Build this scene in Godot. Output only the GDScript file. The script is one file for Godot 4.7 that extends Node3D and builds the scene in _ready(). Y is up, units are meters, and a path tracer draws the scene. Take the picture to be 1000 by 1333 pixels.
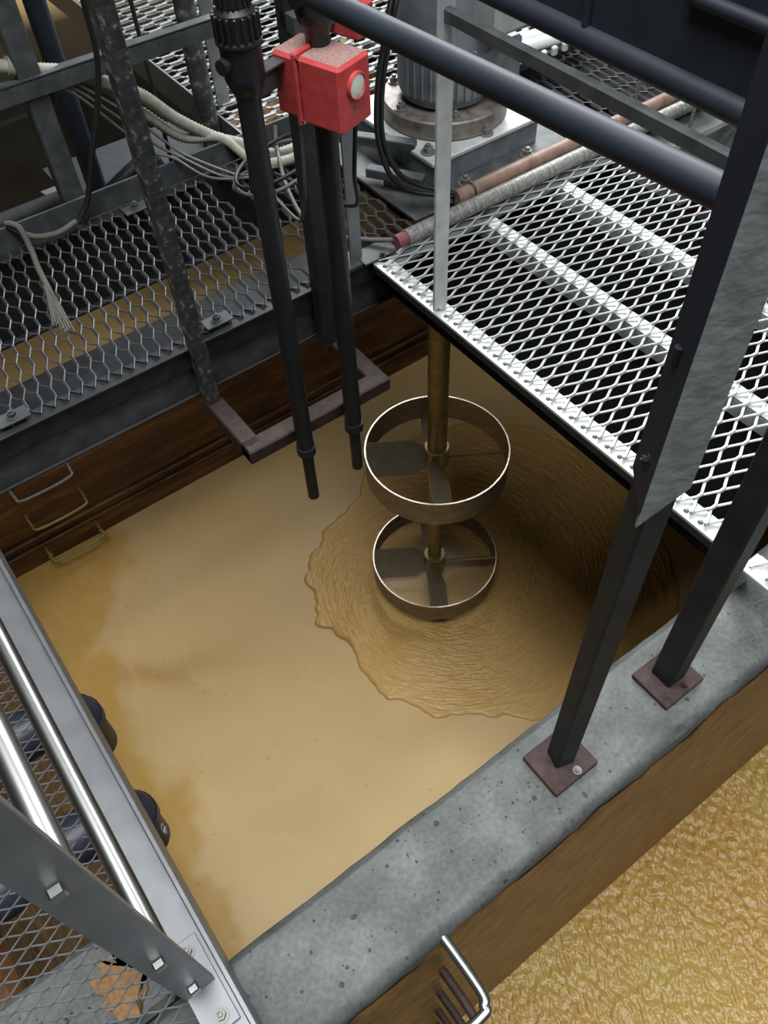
extends Node3D

# ---------------------------------------------------------------- mesh builder
class MB:
	var v := PackedVector3Array()
	var n := PackedVector3Array()
	var c := PackedColorArray()
	var u := PackedVector2Array()
	var col := Color.WHITE

	func vert(p: Vector3, nn: Vector3, uv := Vector2.ZERO, cc = null) -> void:
		v.append(p); n.append(nn); u.append(uv)
		c.append(col if cc == null else cc)

	func poly(pts: Array, outward: Vector3) -> void:
		var nn: Vector3 = (pts[1] - pts[0]).cross(pts[2] - pts[0])
		if nn.length() < 1e-12 and pts.size() > 3:
			nn = (pts[2] - pts[0]).cross(pts[3] - pts[0])
		nn = nn.normalized()
		var q: Array = pts.duplicate()
		if nn.dot(outward) > 0.0:
			q.reverse()
		else:
			nn = -nn
		for i in range(1, q.size() - 1):
			vert(q[0], nn); vert(q[i], nn); vert(q[i + 1], nn)

	# smooth quad a b c d (ring order) with normals
	func quad(a: Vector3, b: Vector3, cc: Vector3, d: Vector3, na: Vector3, nb: Vector3, nc: Vector3, nd: Vector3) -> void:
		var g := (b - a).cross(cc - a)
		if g.dot(na + nc) > 0.0:
			vert(a, na); vert(cc, nc); vert(b, nb); vert(a, na); vert(d, nd); vert(cc, nc)
		else:
			vert(a, na); vert(b, nb); vert(cc, nc); vert(a, na); vert(cc, nc); vert(d, nd)

	func box(center: Vector3, size: Vector3, ch := 0.003, b := Basis.IDENTITY) -> void:
		var h := size * 0.5
		var k: float = min(ch, min(h.x, min(h.y, h.z)) * 0.6)
		var V := func(s: Array, ax: int) -> Vector3:
			var p := Vector3(s[0] * (h.x - k), s[1] * (h.y - k), s[2] * (h.z - k))
			p[ax] = s[ax] * h[ax]
			return center + b * p
		for ax in 3:
			var o1 := (ax + 1) % 3
			var o2 := (ax + 2) % 3
			for s in [-1, 1]:
				var pts := []
				for t in [[-1, -1], [1, -1], [1, 1], [-1, 1]]:
					var sg := [0, 0, 0]
					sg[ax] = s; sg[o1] = t[0]; sg[o2] = t[1]
					pts.append(V.call(sg, ax))
				var ow := Vector3.ZERO
				ow[ax] = s
				poly(pts, b * ow)
			# edges between o1 and o2 faces running along ax
			for s1 in [-1, 1]:
				for s2 in [-1, 1]:
					var sa := [0, 0, 0]
					var sb := [0, 0, 0]
					sa[o1] = s1; sa[o2] = s2; sa[ax] = -1
					sb[o1] = s1; sb[o2] = s2; sb[ax] = 1
					var ow2 := Vector3.ZERO
					ow2[o1] = s1; ow2[o2] = s2
					poly([V.call(sa, o1), V.call(sb, o1), V.call(sb, o2), V.call(sa, o2)], b * ow2)
		for x in [-1, 1]:
			for y in [-1, 1]:
				for z in [-1, 1]:
					var sg := [x, y, z]
					poly([V.call(sg, 0), V.call(sg, 1), V.call(sg, 2)], b * Vector3(x, y, z))

	func span(a: Vector3, b: Vector3, ch := 0.003) -> void: # box from corner to corner
		box((a + b) * 0.5, (b - a).abs(), ch)

	# sweep a round section along a path; radii: float or Array
	func tube(path: Array, radius, seg := 12, caps := true) -> void:
		var cnt := path.size()
		var ref := Vector3.UP
		var t0: Vector3 = (path[1] - path[0]).normalized()
		if absf(t0.dot(ref)) > 0.9:
			ref = Vector3.RIGHT
		var nx := (ref - t0 * ref.dot(t0)).normalized()
		var rings := []
		var norms := []
		for i in cnt:
			var t: Vector3
			if i == 0: t = path[1] - path[0]
			elif i == cnt - 1: t = path[i] - path[i - 1]
			else: t = path[i + 1] - path[i - 1]
			t = t.normalized()
			nx = (nx - t * nx.dot(t)).normalized()
			var ny := t.cross(nx)
			var r: float = radius[i] if radius is Array else radius
			var ring := []
			var nr := []
			for k in seg:
				var a := TAU * k / seg
				var d := nx * cos(a) + ny * sin(a)
				ring.append(path[i] + d * r)
				nr.append(d)
			rings.append(ring); norms.append(nr)
		for i in cnt - 1:
			for k in seg:
				var k2 := (k + 1) % seg
				quad(rings[i][k], rings[i][k2], rings[i + 1][k2], rings[i + 1][k], norms[i][k], norms[i][k2], norms[i + 1][k2], norms[i + 1][k])
		if caps:
			poly(rings[0], path[0] - path[1])
			poly(rings[cnt - 1], path[cnt - 1] - path[cnt - 2])

	# revolve [radius, height] profile about an axis
	func lathe(profile: Array, center: Vector3, seg := 32, b := Basis.IDENTITY) -> void:
		for i in profile.size() - 1:
			var p0: Vector2 = profile[i]
			var p1: Vector2 = profile[i + 1]
			var e := p1 - p0
			if e.length() < 1e-7: continue
			var m := Vector2(e.y, -e.x).normalized()
			for k in seg:
				var a0 := TAU * k / seg
				var a1 := TAU * (k + 1) / seg
				var d0 := Vector3(cos(a0), 0, sin(a0))
				var d1 := Vector3(cos(a1), 0, sin(a1))
				var A := center + b * (d0 * p0.x + Vector3.UP * p0.y)
				var B := center + b * (d1 * p0.x + Vector3.UP * p0.y)
				var C := center + b * (d1 * p1.x + Vector3.UP * p1.y)
				var D := center + b * (d0 * p1.x + Vector3.UP * p1.y)
				var n0 := b * (d0 * m.x + Vector3.UP * m.y)
				var n1 := b * (d1 * m.x + Vector3.UP * m.y)
				quad(A, B, C, D, n0, n1, n1, n0)

	func ngon(center: Vector3, r: float, h: float, sides: int, b := Basis.IDENTITY) -> void: # prism along b.y from center up
		var lo := []
		var hi := []
		for k in sides:
			var a := TAU * (k + 0.3) / sides
			var d := b * Vector3(cos(a) * r, 0, sin(a) * r)
			lo.append(center + d); hi.append(center + d + b.y * h)
		for k in sides:
			var k2 := (k + 1) % sides
			poly([lo[k], lo[k2], hi[k2], hi[k]], (lo[k] + lo[k2]) * 0.5 - center)
		poly(hi, b.y)
		poly(lo, -b.y)

	func prism(pts: Array, shift: Vector3) -> void: # extrude a planar outline
		var ctr := Vector3.ZERO
		for p in pts: ctr += p
		ctr /= pts.size()
		var top := []
		for p in pts: top.append(p + shift)
		poly(pts, -shift)
		poly(top, shift)
		for i in pts.size():
			var j := (i + 1) % pts.size()
			poly([pts[i], pts[j], top[j], top[i]], (pts[i] + pts[j]) * 0.5 - ctr)

	# expanded metal: strands zigzag along u; long way L along u, short way S along w
	func expanded(o: Vector3, ud: Vector3, ulen: float, wd: Vector3, wlen: float, L: float, S: float, bond: float, sw: float, st: float, tilt: float, rise: float, twist := false) -> void:
		var count := int(wlen / (S * 0.5))
		for i in count:
			var lo := i * S * 0.5
			var hi := lo + S * 0.5
			var pts := []
			var ph := 0.0 if i % 2 == 0 else 0.5
			var k := -1
			while true:
				var base := (k + ph) * L
				if base - bond > ulen: break
				for e in [[base - bond * 0.5, lo, -1.0], [base + bond * 0.5, lo, -1.0], [base + L * 0.5 - bond * 0.5, hi, 1.0], [base + L * 0.5 + bond * 0.5, hi, 1.0]]:
					pts.append(e)
				k += 1
			var prev = null
			var prow: Array
			for e in pts:
				if prev != null and e[0] > 0.0 and prev[0] < ulen:
					var a: Array = clip_point(prev, e, ulen)
					var b2: Array = clip_point(e, prev, ulen)
					strand(o, ud, wd, a, b2, sw, st, -tilt if twist and b2[1] > a[1] else tilt, rise)
				prev = e

	func clip_point(p: Array, q: Array, ulen: float) -> Array:
		var x: float = clampf(p[0], 0.0, ulen)
		if x == p[0]: return p
		var t: float = (x - p[0]) / (q[0] - p[0])
		return [x, lerpf(p[1], q[1], t), lerpf(p[2], q[2], t)]

	func strand(o: Vector3, ud: Vector3, wd: Vector3, a: Array, b2: Array, sw: float, st: float, tilt: float, rise: float) -> void:
		var A: Vector3 = o + ud * a[0] + wd * a[1] + Vector3.UP * (a[2] * rise)
		var B: Vector3 = o + ud * b2[0] + wd * b2[1] + Vector3.UP * (b2[2] * rise)
		var run := (B - A).normalized()
		var sd := Vector3.UP.cross(run).normalized()
		if sd.dot(wd) < 0.0: sd = -sd
		var p := (sd * cos(tilt) + Vector3.UP * sin(tilt)) * sw * 0.5
		var q := (-sd * sin(tilt) + Vector3.UP * cos(tilt)) * st * 0.5
		var cs := [p + q, -p + q, -p - q, p - q]
		for k in 4:
			var k2 := (k + 1) % 4
			poly([A + cs[k], A + cs[k2], B + cs[k2], B + cs[k]], cs[k] + cs[k2])

	func mesh(smooth_uv := false) -> ArrayMesh:
		var arr := []
		arr.resize(Mesh.ARRAY_MAX)
		arr[Mesh.ARRAY_VERTEX] = v
		arr[Mesh.ARRAY_NORMAL] = n
		arr[Mesh.ARRAY_COLOR] = c
		arr[Mesh.ARRAY_TEX_UV] = u
		var m := ArrayMesh.new()
		m.add_surface_from_arrays(Mesh.PRIMITIVE_TRIANGLES, arr)
		return m

# ---------------------------------------------------------------- scene helpers
var M := {}
var used := {}

func numbered(called: String) -> String:
	if not used.has(called):
		used[called] = 0
		return called
	used[called] += 1
	return "%s_%03d" % [called, used[called]]

func thing(called: String, label: String, category: String, group := "", kind := "") -> Node3D:
	var o := Node3D.new()
	o.name = numbered(called)
	add_child(o, true)
	meta(o, label, category, group, kind)
	return o

func meta(o: Node, label: String, category: String, group := "", kind := "") -> void:
	if label: o.set_meta("label", label)
	if category: o.set_meta("category", category)
	if group: o.set_meta("group", group)
	if kind: o.set_meta("kind", kind)

func part(called: String, mb: MB, m: Material, parent: Node) -> MeshInstance3D:
	var o := MeshInstance3D.new()
	o.mesh = mb.mesh()
	o.material_override = m
	o.name = called if parent != self else numbered(called)
	o.cast_shadow = GeometryInstance3D.SHADOW_CASTING_SETTING_ON
	parent.add_child(o, true)
	return o

func struct(called: String, mb: MB, m: Material, label: String, category: String) -> MeshInstance3D:
	var o := part(called, mb, m, self)
	meta(o, label, category, "", "structure")
	return o

func single(called: String, mb: MB, m: Material, label: String, category: String, group := "", kind := "") -> MeshInstance3D:
	var o := part(called, mb, m, self)
	meta(o, label, category, group, kind)
	return o

func tex(sd: int, freq: float, ramp: Array, size := 256, oct := 4, kind := FastNoiseLite.TYPE_SIMPLEX_SMOOTH) -> ImageTexture:
	var f := FastNoiseLite.new()
	f.seed = sd; f.frequency = freq; f.noise_type = kind
	f.fractal_octaves = oct
	var im := f.get_seamless_image(size, size)
	var g := Gradient.new()
	g.offsets = PackedFloat32Array(); g.colors = PackedColorArray()
	var offs := PackedFloat32Array()
	var cols := PackedColorArray()
	for r in ramp:
		offs.append(r[0]); cols.append(r[1])
	g.offsets = offs; g.colors = cols
	var lut := []
	for i in 256: lut.append(g.sample(i / 255.0))
	var out := Image.create(size, size, false, Image.FORMAT_RGB8)
	var dat := im.get_data()
	var bytes := PackedByteArray()
	bytes.resize(size * size * 3)
	var step := dat.size() / (size * size)
	for i in size * size:
		var cc: Color = lut[dat[i * step]]
		bytes[i * 3] = int(clampf(cc.r, 0, 1) * 255); bytes[i * 3 + 1] = int(clampf(cc.g, 0, 1) * 255); bytes[i * 3 + 2] = int(clampf(cc.b, 0, 1) * 255)
	out = Image.create_from_data(size, size, false, Image.FORMAT_RGB8, bytes)
	return ImageTexture.create_from_image(out)

func ntex(sd: int, freq: float, strength: float, size := 256) -> ImageTexture:
	var f := FastNoiseLite.new()
	f.seed = sd; f.frequency = freq; f.fractal_octaves = 4
	var im := f.get_seamless_image(size, size)
	im.convert(Image.FORMAT_RGBA8)
	im.bump_map_to_normal_map(strength)
	return ImageTexture.create_from_image(im)

var NT: ImageTexture
func mat(called: String, ramp: Array, rough: float, metal: float, period := 0.5, freq := 0.02, sd := 1, bump := 0.0, oct := 4) -> StandardMaterial3D:
	var m := StandardMaterial3D.new()
	m.resource_name = called
	m.roughness = rough
	m.metallic = metal
	if ramp.size() == 1:
		m.albedo_color = ramp[0]
	else:
		var rr := []
		for i in ramp.size():
			rr.append(ramp[i] if ramp[i] is Array else [float(i) / (ramp.size() - 1), ramp[i]])
		m.albedo_texture = tex(sd, freq, rr, 256, oct)
		m.uv1_triplanar = true
		m.uv1_world_triplanar = true
		m.uv1_scale = Vector3.ONE / period
	if bump > 0.0:
		m.normal_enabled = true
		m.normal_texture = NT
		m.normal_scale = bump
		m.uv1_triplanar = true
		m.uv1_world_triplanar = true
		m.uv1_scale = Vector3.ONE / period
	M[called] = m
	return m

func bolt(parent: Node, p: Vector3, b: Basis, r: float, m: Material) -> void:
	var mb := MB.new()
	mb.lathe([Vector2(0, r * 0.25), Vector2(r * 1.5, r * 0.25), Vector2(r * 1.5, 0.0)], p, 14, b)
	mb.ngon(p + b.y * r * 0.25, r, r * 1.0, 6, b)
	mb.lathe([Vector2(0, r * 1.9), Vector2(r * 0.5, r * 1.8), Vector2(r * 0.55, r * 1.2)], p, 10, b)
	part("bolt", mb, m, parent)

func curve(pts: Array, n := 8) -> Array:
	var out := []
	for i in pts.size() - 1:
		var p0: Vector3 = pts[max(i - 1, 0)]
		var p1: Vector3 = pts[i]
		var p2: Vector3 = pts[i + 1]
		var p3: Vector3 = pts[min(i + 2, pts.size() - 1)]
		for k in n:
			out.append(p1.cubic_interpolate(p2, p0, p3, float(k) / n))
	out.append(pts[-1])
	return out

# ---------------------------------------------------------------- scene
const WATER := -2.6
const TAN_SLURRY := Color(0.62, 0.415, 0.172)
const SHAFT := Vector3(1.69, 0, -2.05)
const RX90 := Vector3(1, 0, 0)

func _ready() -> void:
	# camera
	var cam := Camera3D.new()
	cam.name = "camera"
	var right := Vector3(0.804616, -0.035585, 0.592728)
	var down := Vector3(-0.489354, -0.605148, 0.627956)
	var fwd := Vector3(0.336342, -0.795317, -0.504325)
	cam.transform = Transform3D(Basis(right, -down, -fwd).orthonormalized(), Vector3(0, 1.5, 0))
	cam.fov = 62.77
	cam.near = 0.02
	cam.far = 100.0
	add_child(cam)
	cam.current = true
	# environment: the hall is closed, the sky only stands outside it
	var we := WorldEnvironment.new()
	we.name = "environment"
	var env := Environment.new()
	env.background_mode = Environment.BG_COLOR
	env.background_color = Color(0.75, 0.8, 0.85)
	env.tonemap_mode = Environment.TONE_MAPPER_LINEAR
	env.tonemap_exposure = 1.0
	env.sdfgi_enabled = true
	env.ssao_enabled = true
	env.ssil_enabled = true
	we.environment = env
	add_child(we)
	# rooflights: glazed strips in the hall roof
	roof_light("window_1", Vector3(7.3, 6.35, -7.6), Vector2(5.0, 7.0), 230.0)
	roof_light("window_2", Vector3(-0.2, 6.35, -0.6), Vector2(3.0, 4.0), 58.0)

	roof_light("window_3", Vector3(3.0, 6.35, 3.9), Vector2(5.0, 3.0), 26.0)

	materials()
	hall()
	tanks()
	liquids()
	right_platform()
	hex_walkway()
	left_walkway()
	rails_and_posts()
	probes()
	mixer()
	step_irons()
	elbows()
	background()
	cables()

func roof_light(called: String, p: Vector3, size: Vector2, energy: float) -> void:
	var m := StandardMaterial3D.new()
	m.albedo_color = Color(0.9, 0.93, 0.95)
	m.emission_enabled = true
	m.emission = Color(0.95, 0.98, 1.0)
	m.emission_energy_multiplier = 2.0
	var mb := MB.new()
	mb.box(p, Vector3(size.x, 0.03, size.y), 0.004)
	struct(called, mb, m, "translucent white rooflight panel in the hall roof", "rooflight")
	var l := AreaLight3D.new()
	l.name = called + "_light"
	l.area_size = size
	l.light_energy = energy
	l.light_color = Color(0.97, 0.985, 1.0)
	l.shadow_enabled = true
	l.set("area_range", 40.0)
	l.set("area_attenuation", 2.0)
	l.position = p - Vector3(0, 0.05, 0)
	l.rotation.x = -PI / 2
	add_child(l)

func g(x: float) -> Color: return Color(x, x, x)

func materials() -> void:
	NT = ntex(7, 0.03, 6.0)
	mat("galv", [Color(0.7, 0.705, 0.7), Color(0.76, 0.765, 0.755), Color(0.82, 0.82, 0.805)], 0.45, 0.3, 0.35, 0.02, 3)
	mat("galv_dull", [Color(0.45, 0.455, 0.46), Color(0.485, 0.49, 0.495), Color(0.52, 0.525, 0.53)], 0.45, 0.5, 0.6, 0.02, 4)
	mat("stainless", [Color(0.66, 0.66, 0.64)], 0.34, 1.0)
	mat("zinc", [Color(0.5, 0.5, 0.48)], 0.5, 0.6)
	mat("dark_steel", [Color(0.075, 0.08, 0.083), Color(0.11, 0.118, 0.122), Color(0.16, 0.168, 0.172)], 0.6, 0.0, 0.4, 0.02, 5)
	mat("blue_steel", [Color(0.1, 0.12, 0.15), Color(0.14, 0.165, 0.2)], 0.55, 0.0, 0.5, 0.015, 6)
	mat("worn_zinc", [Color(0.42, 0.44, 0.44), Color(0.52, 0.54, 0.535), Color(0.62, 0.63, 0.62)], 0.55, 0.15, 0.2, 0.02, 47, 0.3, 5)
	mat("mid_steel", [Color(0.22, 0.23, 0.23), Color(0.28, 0.29, 0.29), Color(0.34, 0.35, 0.345)], 0.55, 0.2, 0.4, 0.02, 8)
	mat("peeling", [[0.0, Color(0.17, 0.17, 0.17)], [0.55, Color(0.24, 0.24, 0.24)], [0.7, Color(0.29, 0.29, 0.285)], [0.76, Color(0.46, 0.46, 0.45)], [1.0, Color(0.56, 0.56, 0.54)]], 0.55, 0.1, 0.22, 0.022, 9, 0.3, 5)
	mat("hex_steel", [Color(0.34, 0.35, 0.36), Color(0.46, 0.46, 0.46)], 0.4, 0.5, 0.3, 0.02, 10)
	mat("rust", [Color(0.16, 0.105, 0.088), Color(0.215, 0.145, 0.122), Color(0.27, 0.185, 0.15)], 0.7, 0.0, 0.25, 0.03, 11, 0.4)
	mat("rust_dark", [Color(0.14, 0.095, 0.075), Color(0.185, 0.13, 0.1), Color(0.23, 0.155, 0.12)], 0.65, 0.0, 0.3, 0.02, 12, 0.3)
	mat("rust_pipe", [Color(0.38, 0.28, 0.24), Color(0.5, 0.4, 0.34), Color(0.58, 0.48, 0.42)], 0.55, 0.1, 0.3, 0.02, 13)
	mat("scaly_pipe", [Color(0.36, 0.35, 0.33), Color(0.5, 0.49, 0.47), Color(0.66, 0.65, 0.62)], 0.5, 0.3, 0.15, 0.04, 14, 0.4)
	concrete_material()
	mat("brown_stain", [[0.0, Color(0.3, 0.19, 0.08)], [0.4, Color(0.42, 0.28, 0.12)], [0.7, Color(0.5, 0.34, 0.145)], [1.0, Color(0.58, 0.42, 0.2)]], 0.45, 0.0, 0.7, 0.02, 43, 0.5, 5)
	mat("puddle", [[0.0, Color(0.36, 0.23, 0.05)], [0.6, Color(0.52, 0.35, 0.09)], [1.0, Color(0.6, 0.42, 0.14)]], 0.55, 0.0, 0.1, 0.03, 45)
	mat("dust", [Color(0.5, 0.36, 0.34), Color(0.58, 0.45, 0.42), Color(0.64, 0.52, 0.49)], 0.9, 0.0, 0.08, 0.03, 46)
	mat("grey_concrete", [Color(0.27, 0.28, 0.27), Color(0.36, 0.37, 0.36), Color(0.42, 0.42, 0.41)], 0.7, 0.0, 0.9, 0.015, 16, 0.4)
	mat("olive_concrete", [Color(0.2, 0.18, 0.14), Color(0.26, 0.25, 0.21), Color(0.3, 0.29, 0.26)], 0.7, 0.0, 1.4, 0.01, 17, 0.3)
	mat("stained_wall", [[0.0, Color(0.2, 0.12, 0.055)], [0.4, Color(0.3, 0.19, 0.085)], [0.6, Color(0.37, 0.24, 0.115)], [0.8, Color(0.44, 0.3, 0.16)], [1.0, Color(0.5, 0.36, 0.2)]], 0.55, 0.0, 1.1, 0.015, 18, 0.6, 5)
	M.stained_wall.uv1_scale = Vector3(0.35, 1.8, 1.0)
	mat("hall_wall", [Color(0.2, 0.21, 0.22), Color(0.24, 0.25, 0.26)], 0.8, 0.0, 2.0, 0.01, 19)
	mat("slurry_coated", [Color(0.5, 0.43, 0.24), Color(0.6, 0.52, 0.31), Color(0.68, 0.6, 0.38)], 0.38, 0.2, 0.25, 0.02, 20, 0.3)
	mat("ring_steel", [Color(0.42, 0.36, 0.27), Color(0.5, 0.43, 0.34), Color(0.56, 0.5, 0.4)], 0.38, 0.2, 0.3, 0.02, 21)
	mat("ring_edge", [Color(0.82, 0.79, 0.72)], 0.3, 0.7)
	mat("blade_steel", [Color(0.56, 0.51, 0.42), Color(0.66, 0.61, 0.51)], 0.32, 0.25, 0.3, 0.02, 22)
	mat("black_plastic", [Color(0.1, 0.105, 0.11), Color(0.14, 0.145, 0.15)], 0.42, 0.0, 0.2, 0.02, 23)
	mat("elbow_plastic", [Color(0.17, 0.18, 0.22), Color(0.22, 0.23, 0.27)], 0.4, 0.0, 0.3, 0.02, 24)
	mat("red_paint", [[0.0, Color(0.68, 0.21, 0.2)], [0.6, Color(0.73, 0.26, 0.25)], [1.0, Color(0.76, 0.32, 0.3)]], 0.5, 0.0, 0.2, 0.02, 25)
	mat("gauge_white", [Color(0.88, 0.89, 0.82)], 0.25, 0.0)
	mat("motor_grey", [Color(0.38, 0.41, 0.42), Color(0.46, 0.49, 0.5), Color(0.52, 0.55, 0.56)], 0.45, 0.2, 0.4, 0.015, 26)
	mat("light_grey", [Color(0.58, 0.59, 0.59), Color(0.66, 0.67, 0.66)], 0.45, 0.2, 0.4, 0.015, 27)
	mat("flange_steel", [Color(0.36, 0.33, 0.31), Color(0.5, 0.47, 0.44), Color(0.56, 0.53, 0.5)], 0.45, 0.4, 0.25, 0.02, 28)
	mat("conduit_cream", [Color(0.5, 0.485, 0.43), Color(0.62, 0.61, 0.56)], 0.6, 0.0, 0.2, 0.02, 29)
	mat("white_pipe", [Color(0.8, 0.81, 0.8)], 0.35, 0.0)
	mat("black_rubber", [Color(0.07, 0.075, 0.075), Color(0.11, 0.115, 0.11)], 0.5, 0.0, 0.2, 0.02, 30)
	mat("shade_black", [Color(0.05, 0.05, 0.048)], 1.0, 0.0)  # matte black for the added sheet, stands for the dark under the mesh
	M.shade_black.metallic_specular = 0.05
	mat("grey_cable", [Color(0.3, 0.3, 0.28), Color(0.4, 0.4, 0.37)], 0.6, 0.0, 0.1, 0.03, 31)
	mat("rope_fibre", [Color(0.28, 0.28, 0.25), Color(0.42, 0.42, 0.38)], 0.9, 0.0, 0.05, 0.05, 32, 0.5)
	mat("blue_plastic", [Color(0.25, 0.36, 0.5)], 0.4, 0.0)
	mat("print_white", [Color(0.75, 0.76, 0.78)], 0.6, 0.0)
	mat("pink_plastic", [Color(0.5, 0.25, 0.28)], 0.5, 0.0)
	mat("crust", [[0.0, Color(0.3, 0.19, 0.06)], [0.5, Color(0.52, 0.33, 0.1)], [0.75, Color(0.66, 0.44, 0.15)], [1.0, Color(0.78, 0.58, 0.28)]], 0.6, 0.0, 0.8, 0.05, 33, 0.8)
	for k in ["foam", "launder", "slurry"]:
		var m := StandardMaterial3D.new()
		m.resource_name = k
		m.vertex_color_use_as_albedo = true
		m.roughness = {"foam": 0.4, "launder": 0.34, "slurry": 0.45}[k]
		M[k] = m

func concrete_material() -> void:
	var size := 1024
	var f := FastNoiseLite.new(); f.seed = 81; f.frequency = 0.006; f.fractal_octaves = 6
	var f2 := FastNoiseLite.new(); f2.seed = 82; f2.frequency = 0.06; f2.fractal_octaves = 3
	var a := f.get_seamless_image(size, size).get_data()
	var b := f2.get_seamless_image(size, size).get_data()
	var h := PackedFloat32Array(); h.resize(size * size); h.fill(0.0)
	var rng := RandomNumberGenerator.new(); rng.seed = 83
	for k in 420: # air holes and chips
		var cx := rng.randi_range(0, size - 1)
		var cy := rng.randi_range(0, size - 1)
		var rx := rng.randf_range(1.2, 4.0) * (2.0 if rng.randf() < 0.12 else 1.0)
		var ry := rx * rng.randf_range(0.4, 1.0)
		var an := rng.randf() * PI
		var R := int(rx) + 1
		for dx in range(-R, R + 1):
			for dy in range(-R, R + 1):
				var u := (dx * cos(an) + dy * sin(an)) / rx
				var v := (-dx * sin(an) + dy * cos(an)) / ry
				if u * u + v * v < 1.0:
					h[posmod(cy + dy, size) * size + posmod(cx + dx, size)] = 1.0
	var bytes := PackedByteArray(); bytes.resize(size * size * 3)
	var hb := PackedByteArray(); hb.resize(size * size)
	for i in size * size:
		var t := 0.335 + (a[i] / 255.0 - 0.5) * 0.16 + (b[i] / 255.0 - 0.5) * 0.1
		if h[i] > 0.5: t *= 0.45
		bytes[i * 3] = int(t * 250.0); bytes[i * 3 + 1] = int(t * 258.0); bytes[i * 3 + 2] = int(t * 249.0)
		hb[i] = int(clampf(150.0 + (a[i] - 128) * 0.35 + (b[i] - 128) * 0.25 - h[i] * 60.0, 0.0, 255.0))
	var m := StandardMaterial3D.new()
	m.resource_name = "concrete"
	m.albedo_texture = ImageTexture.create_from_image(Image.create_from_data(size, size, false, Image.FORMAT_RGB8, bytes))
	var hi := Image.create_from_data(size, size, false, Image.FORMAT_L8, hb)
	hi.convert(Image.FORMAT_RGBA8)
	hi.bump_map_to_normal_map(5.0)
	m.normal_enabled = true
	m.normal_texture = ImageTexture.create_from_image(hi)
	m.normal_scale = 0.9
	m.roughness = 0.62
	m.uv1_triplanar = true
	m.uv1_world_triplanar = true
	m.uv1_scale = Vector3.ONE / 0.85
	M["concrete"] = m

func hall() -> void:
	var y1 := 6.5
	var y0 := -3.2
	var mb := MB.new(); mb.span(Vector3(-6, y1, -12), Vector3(10, y1 + 0.2, 6), 0.01)
	struct("ceiling", mb, M.hall_wall, "dark sheet metal roof high over the tanks", "ceiling")
	mb = MB.new(); mb.span(Vector3(-6, 2.9, -9.0), Vector3(1.0, 3.1, -1.95), 0.01)  # added out of view to keep rooflight off the back left
	struct("added_shade_ceiling", mb, M.hall_wall, "unseen slab added overhead to shade the back walkway and far tanks", "ceiling")
	mb = MB.new(); mb.span(Vector3(-6.2, y0, -12), Vector3(-6, y1, 6), 0.01)
	struct("wall_west", mb, M.hall_wall, "plain grey hall wall beyond the left walkway", "wall")
	mb = MB.new(); mb.span(Vector3(10, y0, -12), Vector3(10.2, y1, 6), 0.01)
	struct("wall_east", mb, M.hall_wall, "plain grey hall wall beyond the bright platform", "wall")
	mb = MB.new(); mb.span(Vector3(-6, y0, -12.2), Vector3(10, y1, -12), 0.01)
	struct("wall_north", mb, M.hall_wall, "plain grey hall wall behind the far tank", "wall")
	mb = MB.new(); mb.span(Vector3(-6, y0, 6), Vector3(10, y1, 6.2), 0.01)
	struct("wall_south", mb, M.hall_wall, "plain grey hall wall beyond the froth launder", "wall")
	mb = MB.new(); mb.span(Vector3(-6, y0 - 0.2, -12), Vector3(10, y0, 6), 0.01)
	struct("floor", mb, M.grey_concrete, "concrete tank floor under the slurry", "floor")

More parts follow.
